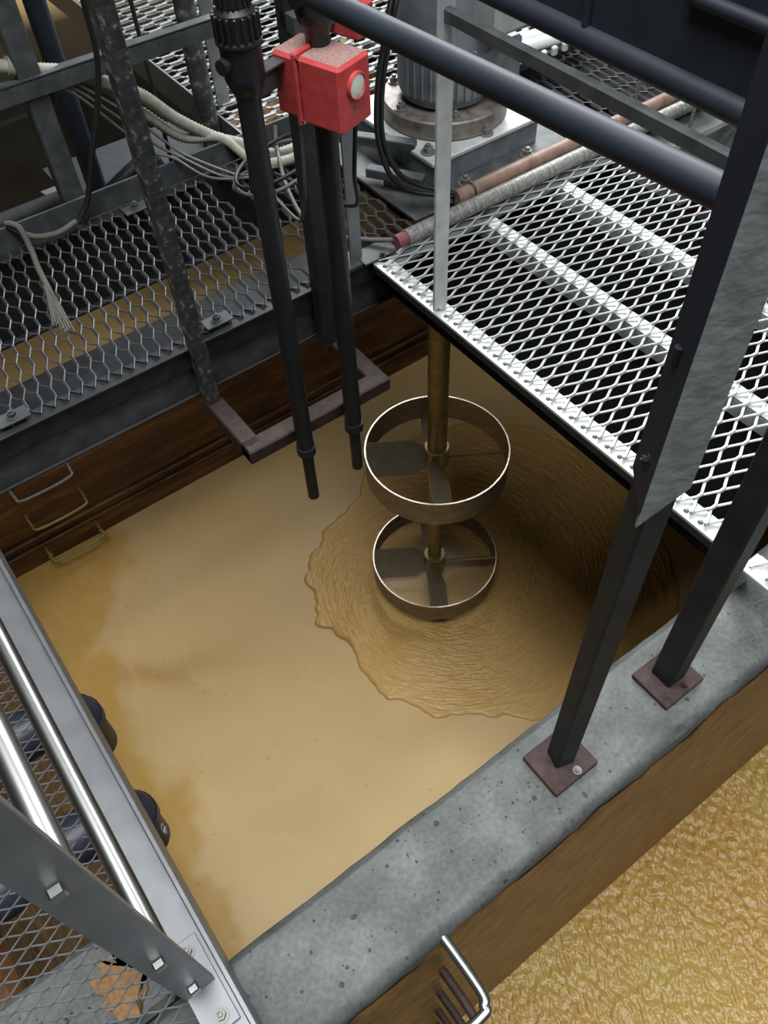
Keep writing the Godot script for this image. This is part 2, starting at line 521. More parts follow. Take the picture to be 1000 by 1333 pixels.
func tanks() -> void:
	# near wall: swept profile with worn edges
	var f := FastNoiseLite.new(); f.seed = 41; f.frequency = 9.0
	var f2 := FastNoiseLite.new(); f2.seed = 42; f2.frequency = 3.0
	var prof := [Vector2(-0.405, -3.2), Vector2(-0.405, -0.6), Vector2(-0.405, -0.118), Vector2(-0.402, -0.113), Vector2(-0.392, -0.103), Vector2(-0.388, -0.1)]
	for i in 8: prof.append(Vector2(lerpf(-0.375, -0.25, i / 7.0), -0.1))
	for i in 6:
		var a := (i + 1) / 6.0 * PI / 2
		prof.append(Vector2(-0.24 + sin(a) * 0.03, -0.1 - (1.0 - cos(a)) * 0.03))
	for i in 34: prof.append(Vector2(-0.21, lerpf(-0.15, -2.0, i / 33.0)))
	prof.append(Vector2(-0.21, -3.2))
	var mb := MB.new()
	var nx := 300
	var x0 := -1.6
	var x1 := 5.0
	var rows := []
	var nor := []
	var cols := []
	for i in nx + 1:
		var t := float(i) / nx
		var x := x0 + (x1 - x0) * t * (0.55 + 0.45 * t)
		var row := []
		var cr := []
		for p: Vector2 in prof:
			var q := Vector3(x, p.y, p.x)
			var d := f.get_noise_3dv(q) * 0.0035
			var chip := maxf(0.0, f2.get_noise_3dv(q * 4.0) - 0.28) * 0.02
			q.y += d - chip
			q.z += f.get_noise_3dv(q + Vector3(5, 5, 5)) * 0.003
			row.append(q)
			var cc := Color(1, 1, 1)
			cr.append(cc)
		rows.append(row); cols.append(cr)
	for i in nx + 1:
		var nr := []
		for j in prof.size():
			var a: Vector3 = rows[min(i + 1, nx)][j] - rows[max(i - 1, 0)][j]
			var b: Vector3 = rows[i][min(j + 1, prof.size() - 1)] - rows[i][max(j - 1, 0)]
			nr.append(b.cross(a).normalized())
		nor.append(nr)
	for i in nx:
		for j in prof.size() - 1:
			for q in [[0, 0], [1, 0], [1, 1], [0, 0], [1, 1], [0, 1]]:
				mb.vert(rows[i + q[0]][j + q[1]], nor[i + q[0]][j + q[1]], Vector2.ZERO, cols[i + q[0]][j + q[1]])
	var wn := struct("wall_near", mb, M.concrete, "grey concrete tank wall with worn pitted top between slurry and froth", "wall")
	# brown slurry film on the launder face with a ragged upper outline
	mb = MB.new()
	var sn := 260
	for i in sn:
		var xa := lerpf(-1.5, 4.9, float(i) / sn)
		var xb := lerpf(-1.5, 4.9, float(i + 1) / sn)
		var ya := -0.155 + f2.get_noise_2d(xa * 2.0, 7.0) * 0.05 + f.get_noise_2d(xa * 1.2, 2.0) * 0.025
		var yb := -0.155 + f2.get_noise_2d(xb * 2.0, 7.0) * 0.05 + f.get_noise_2d(xb * 1.2, 2.0) * 0.025
		var zz := -0.2045
		mb.poly([Vector3(xa, ya, zz - 0.004), Vector3(xb, yb, zz - 0.004), Vector3(xb, yb - 0.02, zz), Vector3(xa, ya - 0.02, zz)], Vector3(0, 0, 1))
		mb.poly([Vector3(xa, ya - 0.02, zz), Vector3(xb, yb - 0.02, zz), Vector3(xb, -2.1, zz), Vector3(xa, -2.1, zz)], Vector3(0, 0, 1))
	part("slurry_film", mb, M.brown_stain, wn)
	# back wall with ledge
	mb = MB.new()
	mb.span(Vector3(-1.6, -3.2, -3.8), Vector3(5.0, -1.65, -3.54), 0.02)
	var wb := struct("wall_back", mb, M.stained_wall, "brown slurry stained tank wall under the hex mesh walkway", "wall")
	mb = MB.new()
	mb.span(Vector3(-1.6, -2.375, -3.54), Vector3(4.9, -2.35, -3.515), 0.008)
	part("ledge", mb, M.stained_wall, wb)
	mb = MB.new()
	mb.span(Vector3(-1.6, -2.45, -3.54), Vector3(4.9, -2.432, -3.522), 0.006)
	part("ledge", mb, M.stained_wall, wb)
	mb = MB.new(); mb.span(Vector3(-1.6, -3.2, -6.02), Vector3(3.6, -1.12, -5.6), 0.02)
	struct("wall_far", mb, M.olive_concrete, "dark olive concrete wall of the far tank", "wall")
	mb = MB.new(); mb.span(Vector3(-1.6, -3.2, -3.54), Vector3(-0.46, -0.28, -0.405), 0.02)
	struct("wall_left", mb, M.stained_wall, "stained tank wall under the galvanised walkway", "wall")
	mb = MB.new(); mb.span(Vector3(-1.6, -0.4, -0.575), Vector3(-0.2, -0.1, -0.406), 0.012)
	struct("trim_2", mb, M.concrete, "wet concrete ledge under the walkway mesh", "ledge")
	mb = MB.new(); mb.span(Vector3(3.7, -3.2, -5.6), Vector3(3.9, -0.32, -0.41), 0.02)
	struct("wall_right", mb, M.stained_wall, "stained tank wall in shade under the bright platform", "wall")
	# kerb and slab beyond the platform, plus sheets added to shade the tank
	mb = MB.new(); mb.span(Vector3(2.16, -0.3, -1.64), Vector3(5.0, -0.08, -1.76), 0.01)
	mb.span(Vector3(2.16, -0.3, -1.6), Vector3(2.75, -0.03, -1.76), 0.01)
	struct("trim_1", mb, M.grey_concrete, "grey concrete kerb beside the rusty pipe end", "kerb")
	mb = MB.new(); mb.span(Vector3(2.13, -0.42, -1.6), Vector3(5.0, -0.36, -0.41), 0.01)  # added dark sheet, blocks light into the right of the tank
	struct("added_shade_deck", mb, M.dark_steel, "dark sheet added below the bright platform edge to shade the tank", "cover")
	mb = MB.new(); mb.span(Vector3(2.75, -0.3, -4.9), Vector3(5.0, -0.1, -1.76), 0.01)
	mb.span(Vector3(1.24, -0.3, -9.2), Vector3(5.0, -0.1, -5.02), 0.01)  # unseen arm added to block rooflight from the far tanks
	struct("floor_and_shade_slab", mb, M.grey_concrete, "grey concrete slab beyond the dark hex mesh with an unseen arm added for shade", "floor")

func liquids() -> void:
	# smooth slurry: gentle swells, ochre streaks along the left edge
	var f := FastNoiseLite.new(); f.seed = 51; f.frequency = 0.9; f.fractal_octaves = 4
	var fs := FastNoiseLite.new(); fs.seed = 52; fs.frequency = 2.2; fs.fractal_octaves = 3
	var fd := FastNoiseLite.new(); fd.seed = 53; fd.frequency = 30.0
	var mb := MB.new()
	var nx := 300
	var nz := 230
	var ax := -0.46
	var bx := 3.7
	var az := -3.54
	var bz := -0.405
	var H := func(x: float, z: float) -> float:
		var d := Vector2(x - SHAFT.x, z - SHAFT.z).length()
		var w := sin((d - 0.9) * 9.0 + f.get_noise_2d(x, z) * 3.0) * 0.0015 * exp(-maxf(0.0, d - 1.0) * 1.2)
		return WATER + f.get_noise_2d(x * 0.8, z * 0.8) * 0.004 + w
	var C := func(x: float, z: float) -> Color:
		# linear colours
		var base := TAN_SLURRY
		var k := fs.get_noise_2d(x * 0.5, z * 0.5)
		base = base.lerp(Color(0.66, 0.46, 0.205), clampf(k + 0.5, 0, 1))
		# ochre band drifting along the walkway side, curved outline
		var edge := -0.02 + 0.42 * smoothstep(-2.6, -3.4, z) + fs.get_noise_2d(x, z * 1.2) * 0.16 - 0.12 * smoothstep(-1.6, -1.2, z)
		var s := smoothstep(edge + 0.05, edge - 0.05, x + 0.07)
		base = base.lerp(Color(0.54, 0.31, 0.06), s * (0.75 + 0.3 * fs.get_noise_2d(x * 5.0, z * 2.0)))
		# a faint ochre tongue reaching right
		var tz := z + 2.55 - 0.25 * sin(x * 2.0) + fs.get_noise_2d(x * 1.5, 3.0) * 0.12
		var tong := exp(-tz * tz / 0.008) * smoothstep(0.75, 0.0, x) * smoothstep(-0.3, 0.0, x)
		base = base.lerp(Color(0.47, 0.27, 0.075), tong * 0.7)
		# pale foam lines drifting round the churned patch
		var ar := Vector2(x - 1.9, z + 2.2).length() + fs.get_noise_2d(x * 0.8, z * 0.8) * 0.12
		var arc := exp(-pow((ar - 1.62) / 0.018, 2.0)) * 0.5 + exp(-pow((ar - 1.95) / 0.022, 2.0)) * 0.35
		base = base.lerp(Color(0.7, 0.5, 0.25), arc * smoothstep(-0.2, 0.25, fs.get_noise_2d(x * 0.9 + 4.0, z * 0.9)))
		if fd.get_noise_2d(x, z) > 0.62: base = base * 0.8
		return base
	grid(mb, ax, bx, nx, az, bz, nz, H, C)
	var sl := single("slurry_surface", mb, M.slurry, "smooth tan slurry filling the tank around the mixer", "slurry", "", "stuff")

	# churned patch around the mixer: irregular outline, swirl ripples, vortex dip
	var fo := FastNoiseLite.new(); fo.seed = 61; fo.frequency = 1.0; fo.fractal_octaves = 3
	var fr := FastNoiseLite.new(); fr.seed = 62; fr.frequency = 1.0; fr.fractal_octaves = 4
	var out_pts := [Vector2(1.848, -2.95), Vector2(1.679, -2.80), Vector2(1.428, -2.738), Vector2(1.22, -2.611), Vector2(1.094, -2.469), Vector2(1.03, -2.33), Vector2(1.0, -2.24), Vector2(0.979, -2.192), Vector2(1.029, -2.10), Vector2(1.03, -2.03), Vector2(1.012, -1.938), Vector2(0.982, -1.788), Vector2(1.015, -1.624), Vector2(1.104, -1.474), Vector2(1.236, -1.32), Vector2(1.38, -1.184), Vector2(1.528, -1.056), Vector2(1.75, -0.93), Vector2(2.1, -0.86), Vector2(2.6, -1.0), Vector2(2.95, -1.5), Vector2(3.05, -2.1), Vector2(2.8, -2.7), Vector2(2.3, -2.98)]
	var ang := []
	for p: Vector2 in out_pts:
		var d := p - Vector2(SHAFT.x, SHAFT.z)
		ang.append([fposmod(d.angle(), TAU), d.length()])
	ang.sort_custom(func(a, b): return a[0] < b[0])
	var nt := 640
	var nr := 240
	mb = MB.new()
	var P := []
	var K := []
	for i in nt:
		var th := TAU * i / nt
		var R := radius_at(ang, th) + fo.get_noise_2d(cos(th) * 3.0, sin(th) * 3.0) * 0.05
		var row := []
		var cr := []
		for j in nr + 1:
			var s := float(j) / nr
			var r := 0.045 + (R - 0.045) * s
			var sw := th + 0.55 * log(r + 0.12) * 2.0
			var x := SHAFT.x + cos(th) * r
			var z := SHAFT.z + sin(th) * r
			var lip := 0.014 * sqrt(clampf((1.0 - s) * R / 0.022, 0.0, 1.0)) - 0.003
			var dip := -0.13 * exp(-pow(r / 0.2, 2.0)) + 0.012 * exp(-pow((r - 0.42) / 0.12, 2.0))
			var amp := clampf(r * 2.6, 0.0, 1.0) * clampf((1.0 - s) * R / 0.05, 0.0, 1.0)
			var rip := fr.get_noise_2d(sw * 7.0, (r + sw * 0.12) * 60.0) * 0.0055 + fr.get_noise_2d(sw * 3.0 + 40.0, r * 18.0) * 0.004 + fr.get_noise_2d(x * 30.0, z * 30.0) * 0.003
			var hump := 0.03 * exp(-(pow(x - 1.15, 2.0) + pow(z + 2.02, 2.0)) / 0.012) + 0.022 * exp(-(pow(x - 1.28, 2.0) + pow(z + 1.72, 2.0)) / 0.02) - 0.025 * exp(-(pow(x - 1.22, 2.0) + pow(z + 1.92, 2.0)) / 0.01)
			row.append(Vector3(x, WATER + lip + dip + rip * amp + hump, z))
			var n1 := fr.get_noise_2d(sw * 7.0 + 9.0, r * 40.0) * 0.5 + 0.5
			var cc := Color(0.56, 0.325, 0.09).lerp(Color(0.71, 0.45, 0.15), n1)
			if (1.0 - s) * R < 0.016: cc = Color(0.56, 0.34, 0.11)
			cr.append(cc)
		P.append(row); K.append(cr)
	polar(mb, P, K)
	single("churned_slurry", mb, M.foam, "churned golden slurry with swirl ripples spreading round the mixer shaft", "slurry", "", "stuff")

	mb = MB.new()
	var ring := []
	for k in 40:
		var a := TAU * k / 40.0
		var rr := 0.05 + fo.get_noise_2d(cos(a) * 1.5, sin(a) * 1.5) * 0.04
		ring.append(Vector3(-0.272 + cos(a) * rr * 0.8, -0.0945, -0.475 + sin(a) * rr))
	mb.prism(ring, Vector3(0, -0.01, 0))
	single("slurry_puddle", mb, M.puddle, "orange slurry puddle on the concrete under the walkway mesh", "puddle")
	# froth in the launder
	var fl := FastNoiseLite.new(); fl.seed = 71; fl.frequency = 26.0; fl.fractal_octaves = 3
	var fl2 := FastNoiseLite.new(); fl2.seed = 72; fl2.frequency = 6.0; fl2.fractal_octaves = 2
	mb = MB.new()
	var HL := func(x: float, z: float) -> float:
		return -1.85 + fl.get_noise_2d(x * 1.5 + z * 0.6, z * 0.9) * 0.009 + fl2.get_noise_2d(x * 1.0, z) * 0.006
	var CL := func(x: float, z: float) -> Color:
		var k := clampf(fl.get_noise_2d(x + 3.0, z * 1.3) * 0.9 + 0.5, 0, 1)
		var c := Color(0.36, 0.2, 0.042).lerp(Color(0.52, 0.325, 0.095), k)
		return c.lerp(Color(0.44, 0.3, 0.08), clampf(fl2.get_noise_2d(x * 0.3, z * 0.3) + 0.3, 0, 1))
	grid(mb, 0.0, 2.6, 560, -0.205, 0.75, 200, HL, CL)
	single("launder_froth", mb, M.launder, "lumpy golden froth in the launder outside the concrete wall", "froth", "", "stuff")

	mb = MB.new(); mb.col = TAN_SLURRY; mb.span(Vector3(-1.6, -2.75, -5.59), Vector3(3.69, -2.6, -3.81), 0.01)
	single("far_slurry", mb, M.slurry, "brown slurry strip seen through the hex mesh walkway", "slurry", "", "stuff")
	mb = MB.new(); mb.col = TAN_SLURRY; mb.span(Vector3(-1.6, -2.1, -12.0), Vector3(5.0, -1.9, -6.03), 0.01)
	single("distant_slurry", mb, M.slurry, "brown slurry of the distant tank behind the olive wall", "slurry", "", "stuff")
	mb = MB.new(); mb.span(Vector3(1.47, -1.0, -4.33), Vector3(3.7, -0.9, -3.85), 0.01)
	single("dried_crust", mb, M.crust, "orange brown dried crust on a ledge under the far bright grating", "crust", "", "stuff")

func radius_at(ang: Array, th: float) -> float:
	var n := ang.size()
	for i in n:
		var a: float = ang[i][0]
		var b: float = ang[(i + 1) % n][0]
		var t := th
		if b < a:
			b += TAU
			if t < a: t += TAU
		if t >= a and t <= b:
			var k := (t - a) / (b - a)
			return cubic_interpolate(ang[i][1], ang[(i + 1) % n][1], ang[(i - 1 + n) % n][1], ang[(i + 2) % n][1], k)
	return ang[0][1]

func grid(mb: MB, ax: float, bx: float, nx: int, az: float, bz: float, nz: int, H: Callable, C: Callable) -> void:
	var P := []
	var K := []
	for i in nx + 1:
		var row := PackedVector3Array()
		var cr := PackedColorArray()
		for j in nz + 1:
			var x := lerpf(ax, bx, float(i) / nx)
			var z := lerpf(az, bz, float(j) / nz)
			row.append(Vector3(x, H.call(x, z), z))
			cr.append(C.call(x, z))
		P.append(row); K.append(cr)
	var N := []
	for i in nx + 1:
		var nr := PackedVector3Array()
		for j in nz + 1:
			var a: Vector3 = P[min(i + 1, nx)][j] - P[max(i - 1, 0)][j]
			var b: Vector3 = P[i][min(j + 1, nz)] - P[i][max(j - 1, 0)]
			nr.append(b.cross(a).normalized())
		N.append(nr)
	for i in nx:
		for j in nz:
			for q in [[0, 0], [1, 0], [1, 1], [0, 0], [1, 1], [0, 1]]:
				mb.vert(P[i + q[0]][j + q[1]], N[i + q[0]][j + q[1]], Vector2.ZERO, K[i + q[0]][j + q[1]])

func polar(mb: MB, P: Array, K: Array) -> void:
	var nt := P.size()
	var nr: int = P[0].size()
	var N := []
	for i in nt:
		var row := PackedVector3Array()
		for j in nr:
			var a: Vector3 = P[(i + 1) % nt][j] - P[(i - 1 + nt) % nt][j]
			var b: Vector3 = P[i][min(j + 1, nr - 1)] - P[i][max(j - 1, 0)]
			var nn := a.cross(b).normalized()
			row.append(nn if nn.y > 0 else -nn)
		N.append(row)
	for i in nt:
		var i2 := (i + 1) % nt
		for j in nr - 1:
			for q in [[i, j], [i, j + 1], [i2, j + 1], [i, j], [i2, j + 1], [i2, j]]:
				mb.vert(P[q[0]][q[1]], N[q[0]][q[1]], Vector2.ZERO, K[q[0]][q[1]])

func right_platform() -> void:
	var t := thing("mesh_platform", "bright galvanised expanded metal platform beside the mixer shaft", "platform")
	var mb := MB.new()
	mb.expanded(Vector3(1.165, 0.004, -1.70), Vector3(1, 0, 0), 0.95, Vector3(0, 0, 1), 1.24, 0.103, 0.0403, 0.014, 0.0062, 0.003, 0.4, 0.0026)
	part("mesh_sheet", mb, M.galv, t)
	mb = MB.new()
	mb.span(Vector3(1.15, -0.012, -1.735), Vector3(1.205, -0.004, -0.454), 0.001)
	part("rim_angle", mb, M.galv, t)
	mb = MB.new()
	mb.span(Vector3(1.15, -0.034, -1.735), Vector3(1.156, -0.012, -0.454), 0.001)
	part("rim_leg", mb, M.dark_steel, t)
	for x in [1.53, 1.835]:
		mb = MB.new()
		mb.span(Vector3(x, -0.012, -1.72), Vector3(x + 0.045, -0.004, -0.46), 0.001)
		mb.span(Vector3(x, -0.06, -1.72), Vector3(x + 0.006, -0.012, -0.46), 0.001)
		part("support_angle", mb, M.galv, t)
	mb = MB.new()
	mb.span(Vector3(1.205, -0.014, -1.735), Vector3(2.10, -0.004, -1.655), 0.001)
	part("end_plate", mb, M.galv_dull, t)
	mb = MB.new()
	mb.span(Vector3(1.205, -0.06, -0.462), Vector3(2.10, -0.012, -0.454), 0.001)
	part("end_angle", mb, M.galv, t)
	mb = MB.new()
	mb.span(Vector3(1.157, -0.07, -1.72), Vector3(2.12, -0.063, -0.456), 0.001)  # added sheet: blackens the view through the mesh and shades the slurry
	part("added_shade_sheet", mb, M.shade_black, t)
	# welds of the strands on the rim
	mb = MB.new()
	for i in 30:
		mb.lathe([Vector2(0, 0.006), Vector2(0.004, 0.005), Vector2(0.007, 0)], Vector3(1.168, -0.004, -1.672 + i * 0.0403), 7)
	part("welds", mb, M.zinc, t).set_meta("kind", "stuff")
	bolt(t, Vector3(1.185, -0.004, -1.705), Basis.IDENTITY, 0.012, M.dark_steel)
	# next panel on the wall
	t = thing("small_grating", "small galvanised mesh panel lying on the concrete wall by the dark post", "panel")
	mb = MB.new(); mb.span(Vector3(1.14, -0.1, -0.375), Vector3(1.2, -0.004, -0.367), 0.001)
	mb.span(Vector3(1.14, -0.01, -0.367), Vector3(1.20, -0.002, 0.1), 0.001)
	mb.span(Vector3(1.14, -0.1, -0.28), Vector3(1.147, -0.01, -0.24), 0.001)
	part("rim_angle", mb, M.galv, t)
	mb = MB.new(); mb.expanded(Vector3(1.155, 0.004, -0.36), Vector3(1, 0, 0), 0.75, Vector3(0, 0, 1), 0.42, 0.103, 0.0403, 0.014, 0.0062, 0.003, 0.4, 0.0026)
	part("mesh_sheet", mb, M.galv, t)

func clamp_plate(parent: Node, p: Vector3) -> void:
	var mb := MB.new()
	mb.box(p + Vector3(0, 0.004, 0), Vector3(0.08, 0.006, 0.045), 0.001)
	var pl := part("clamp_plate", mb, M.mid_steel, parent)
	bolt(pl, p + Vector3(0, 0.007, 0), Basis.IDENTITY, 0.011, M.mid_steel)

func hex_walkway() -> void:
	# front beam
	var t := thing("walkway_beam", "dark painted steel beam carrying the front of the hex mesh walkway", "beam")
	var mb := MB.new()
	mb.span(Vector3(-1.6, -0.172, -1.745), Vector3(2.9, -0.07, -1.735), 0.002)
	part("web", mb, M.mid_steel, t)
	mb = MB.new(); mb.span(Vector3(-1.6, -0.182, -2.09), Vector3(1.35, -0.172, -1.725), 0.003)
	part("lower_flange", mb, M.dark_steel, t)
	mb = MB.new(); mb.span(Vector3(-1.6, -0.076, -1.735), Vector3(2.9, -0.012, -1.722), 0.002)
	part("upper_flange", mb, M.dark_steel, t)
	t = thing("walkway_beam", "dark painted steel beam under the toe rail at the back of the hex mesh walkway", "beam")
	mb = MB.new(); mb.span(Vector3(-1.6, -0.29, -2.47), Vector3(2.9, -0.012, -2.45), 0.003)
	part("web", mb, M.dark_steel, t)
	mb = MB.new(); mb.span(Vector3(-1.6, -0.305, -2.53), Vector3(2.9, -0.29, -2.43), 0.003)
	part("lower_flange", mb, M.dark_steel, t)
	# panels
	var spans := [[-0.9, 0.985], [1.03, 1.355], [2.035, 2.72]]
	var lab := ["long dark hexagonal mesh walkway panel in front of the toe rail", "narrow dark hexagonal mesh panel between the probe posts and the motor plinth", "dark hexagonal mesh panel between the motor plinth and the concrete slab"]
	for i in 3:
		t = thing("hex_mesh_panel", lab[i], "walkway panel", "hex mesh walkway panels")
		mb = MB.new()
		var a: float = spans[i][0]
		var b: float = spans[i][1]
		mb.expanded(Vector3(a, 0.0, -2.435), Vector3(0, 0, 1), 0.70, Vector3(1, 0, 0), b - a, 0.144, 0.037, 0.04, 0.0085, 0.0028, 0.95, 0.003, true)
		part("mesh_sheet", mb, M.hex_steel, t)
		mb = MB.new()
		mb.span(Vector3(a, -0.012, -1.765), Vector3(b, -0.004, -1.715), 0.001)
		part("edge_flat", mb, M.dark_steel, t)
		mb = MB.new()
		mb.span(Vector3(a, -0.012, -2.45), Vector3(b, -0.004, -2.41), 0.001)
		part("edge_flat", mb, M.dark_steel, t)
		for x in ([0.075, 0.56, 0.66] if i == 0 else []):
			clamp_plate(t, Vector3(x, 0.006, -1.755) if x != 0.56 else Vector3(0.725, 0.006, -2.39))

func left_walkway() -> void:
	var t := thing("galvanised_walkway", "galvanised walkway with fine expanded mesh and folded steel edge channel", "walkway")
	var mb := MB.new()
	mb.span(Vector3(-0.117, -0.13, -1.7), Vector3(-0.108, 0.006, 0.3), 0.0015)
	part("edge_lip", mb, M.galv_dull, t)
	mb = MB.new()
	mb.span(Vector3(-0.178, -0.009, -1.7), Vector3(-0.117, -0.001, 0.3), 0.001)
	mb.span(Vector3(-0.178, -0.13, -1.7), Vector3(-0.172, -0.009, 0.3), 0.001)
	part("edge_channel", mb, M.galv_dull, t)
	mb = MB.new()
	mb.expanded(Vector3(-0.74, -0.003, -1.69), Vector3(1, 0, 0), 0.57, Vector3(0, 0, 1), 1.9, 0.055, 0.025, 0.006, 0.0028, 0.0016, 0.5, 0.0015)
	part("mesh_sheet", mb, M.galv_dull, t)
	for z in [-1.55, 0.05]:
		mb = MB.new()
		mb.span(Vector3(-0.74, -0.05, z), Vector3(-0.175, -0.008, z + 0.006), 0.001)
		mb.span(Vector3(-0.74, -0.014, z), Vector3(-0.175, -0.008, z + 0.04), 0.001)
		part("cross_angle", mb, M.galv_dull, t)
	# guard rail
	t = thing("guard_rail", "galvanised guard rail of flat stanchion and two steel pipes on the walkway edge", "railing")
	mb = MB.new(); mb.span(Vector3(-0.182, 0.004, -0.374), Vector3(-0.13, 1.1, -0.364), 0.001)
	part("stanchion", mb, M.galv_dull, t)
	mb = MB.new(); mb.span(Vector3(-0.18, -0.001, -0.445), Vector3(-0.124, 0.005, -0.295), 0.001)
	part("foot_plate", mb, M.galv_dull, t)
	for z in [-0.425, -0.315]:
		bolt(t, Vector3(-0.147, 0.005, z), Basis.IDENTITY, 0.0085, M.zinc)
	for y in [0.225, 0.61, 1.06]:
		if y < 1.0:
			mb = MB.new(); mb.tube([Vector3(-0.155, y, -0.376), Vector3(-0.155, y, -1.68)], 0.0165, 20)
			part("rail", mb, M.stainless, t)
	for y in [0.06, 0.27, 0.66]:
		mb = MB.new(); mb.box(Vector3(-0.158, y, -0.358), Vector3(0.016, 0.016, 0.013), 0.002)
		part("bolt_head", mb, M.stainless, t)
	mb = MB.new(); mb.span(Vector3(-0.182, -0.001, -1.69), Vector3(-0.13, 1.1, -1.68), 0.001)
	part("stanchion", mb, M.galv_dull, t)

func rails_and_posts() -> void:
	var mb: MB
	var labs := ["dark square handrail post with galvanised angle on a rusty base plate", "dark square post on the concrete wall beside the mesh panel"]
	for i in 2:
		var x: float = [0.59, 0.885][i]
		var z: float = [-0.32, -0.315][i]
		var t := thing("handrail_post", labs[i], "post")
		mb = MB.new(); mb.box(Vector3(x, 0.34 if i == 0 else 0.52, z), Vector3(0.041 if i == 0 else 0.05, 0.86 if i == 0 else 1.22, 0.041 if i == 0 else 0.05), 0.004, Basis(Vector3.UP, -0.3 if i == 0 else 0.0))
		part("tube", mb, M.dark_steel, t)
		mb = MB.new(); mb.box(Vector3(x - 0.005, -0.094, z + 0.005), Vector3(0.11, 0.012, 0.095), 0.002)
		part("base_plate", mb, M.rust if i == 0 else M.rust, t)
		bolt(t, Vector3(x + 0.005, -0.088, z + 0.04), Basis.IDENTITY, 0.006, M.zinc if i == 0 else M.rust)
		if i == 0:
			var B := Basis(Vector3.UP, -0.45)
			var o := Vector3(x, 0, z)
			mb = MB.new()
			mb.prism([o + B * Vector3(-0.025, 0.76, -0.018), o + B * Vector3(-0.025, 1.46, -0.018), o + B * Vector3(-0.025, 1.46, 0.025), o + B * Vector3(-0.025, 0.72, 0.025)], B * Vector3(0.004, 0, 0))
			part("angle_leg", mb, M.blue_steel, t)
			mb = MB.new()
			mb.prism([o + B * Vector3(-0.025, 0.70, 0.0255), o + B * Vector3(-0.025, 1.46, 0.0255), o + B * Vector3(0.026, 1.46, 0.0255), o + B * Vector3(0.026, 0.76, 0.0255)], B * Vector3(0, 0, -0.004))
			part("angle_leg", mb, M.worn_zinc, t)
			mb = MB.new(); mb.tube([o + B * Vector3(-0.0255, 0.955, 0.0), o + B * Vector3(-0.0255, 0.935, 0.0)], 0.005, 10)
			part("slot_hole_dark", mb, M.black_rubber, t)  # black insert drawn for the dark inside an open slot hole
			bolt(t, o + B * Vector3(-0.025, 0.80, 0.005), B * Basis(Vector3(0, 0, 1), PI / 2), 0.005, M.dark_steel)
	# top handrail pipe across the tank to the probe post
	mb = MB.new(); mb.tube([Vector3(0.59, 1.097, -0.338), Vector3(0.59, 1.03, -1.67)], 0.0155, 20)
	single("handrail_pipe", mb, M.blue_steel, "thick dark blue handrail pipe crossing above the platform", "handrail")
	# platform guard rail: flat stanchion with thin rail
	var t2 := thing("platform_rail", "flat steel stanchion and thin rail standing on the bright platform edge", "railing")
	for z in [-1.425, -0.64]:
		mb = MB.new(); mb.box(Vector3(1.174, 0.5, z), Vector3(0.044, 1.0, 0.008), 0.001)
		part("stanchion", mb, M.galv, t2)
	mb = MB.new(); mb.span(Vector3(1.165, 0.735, -1.43), Vector3(1.185, 0.765, -0.62), 0.004)
	part("rail", mb, M.mid_steel, t2)
	# dark guard panel
	var t3 := thing("splash_guard", "dark blue steel guard panel framed by a thick tube above the far mesh", "panel")
	mb = MB.new(); mb.tube([Vector3(1.25, 0.785, -2.4), Vector3(1.25, 0.785, -0.66)], 0.024, 18)
	part("tube", mb, M.blue_steel, t3)
	mb = MB.new(); mb.span(Vector3(1.247, 0.80, -2.4), Vector3(1.255, 1.3, -0.68), 0.002)
	part("sheet", mb, M.blue_steel, t3)
	mb = MB.new(); mb.tube([Vector3(1.24, 0.92, -0.9), Vector3(1.24, 0.92, -0.66)], 0.012, 14)
	mb.tube([Vector3(1.244, 0.8, -1.11), Vector3(1.244, 1.3, -1.11)], 0.008, 10)
	part("stiffener", mb, M.blue_steel, t3)
	mb = MB.new(); mb.span(Vector3(1.24, 0.0, -0.70), Vector3(1.265, 0.8, -0.675), 0.003)
	part("leg", mb, M.blue_steel, t3)

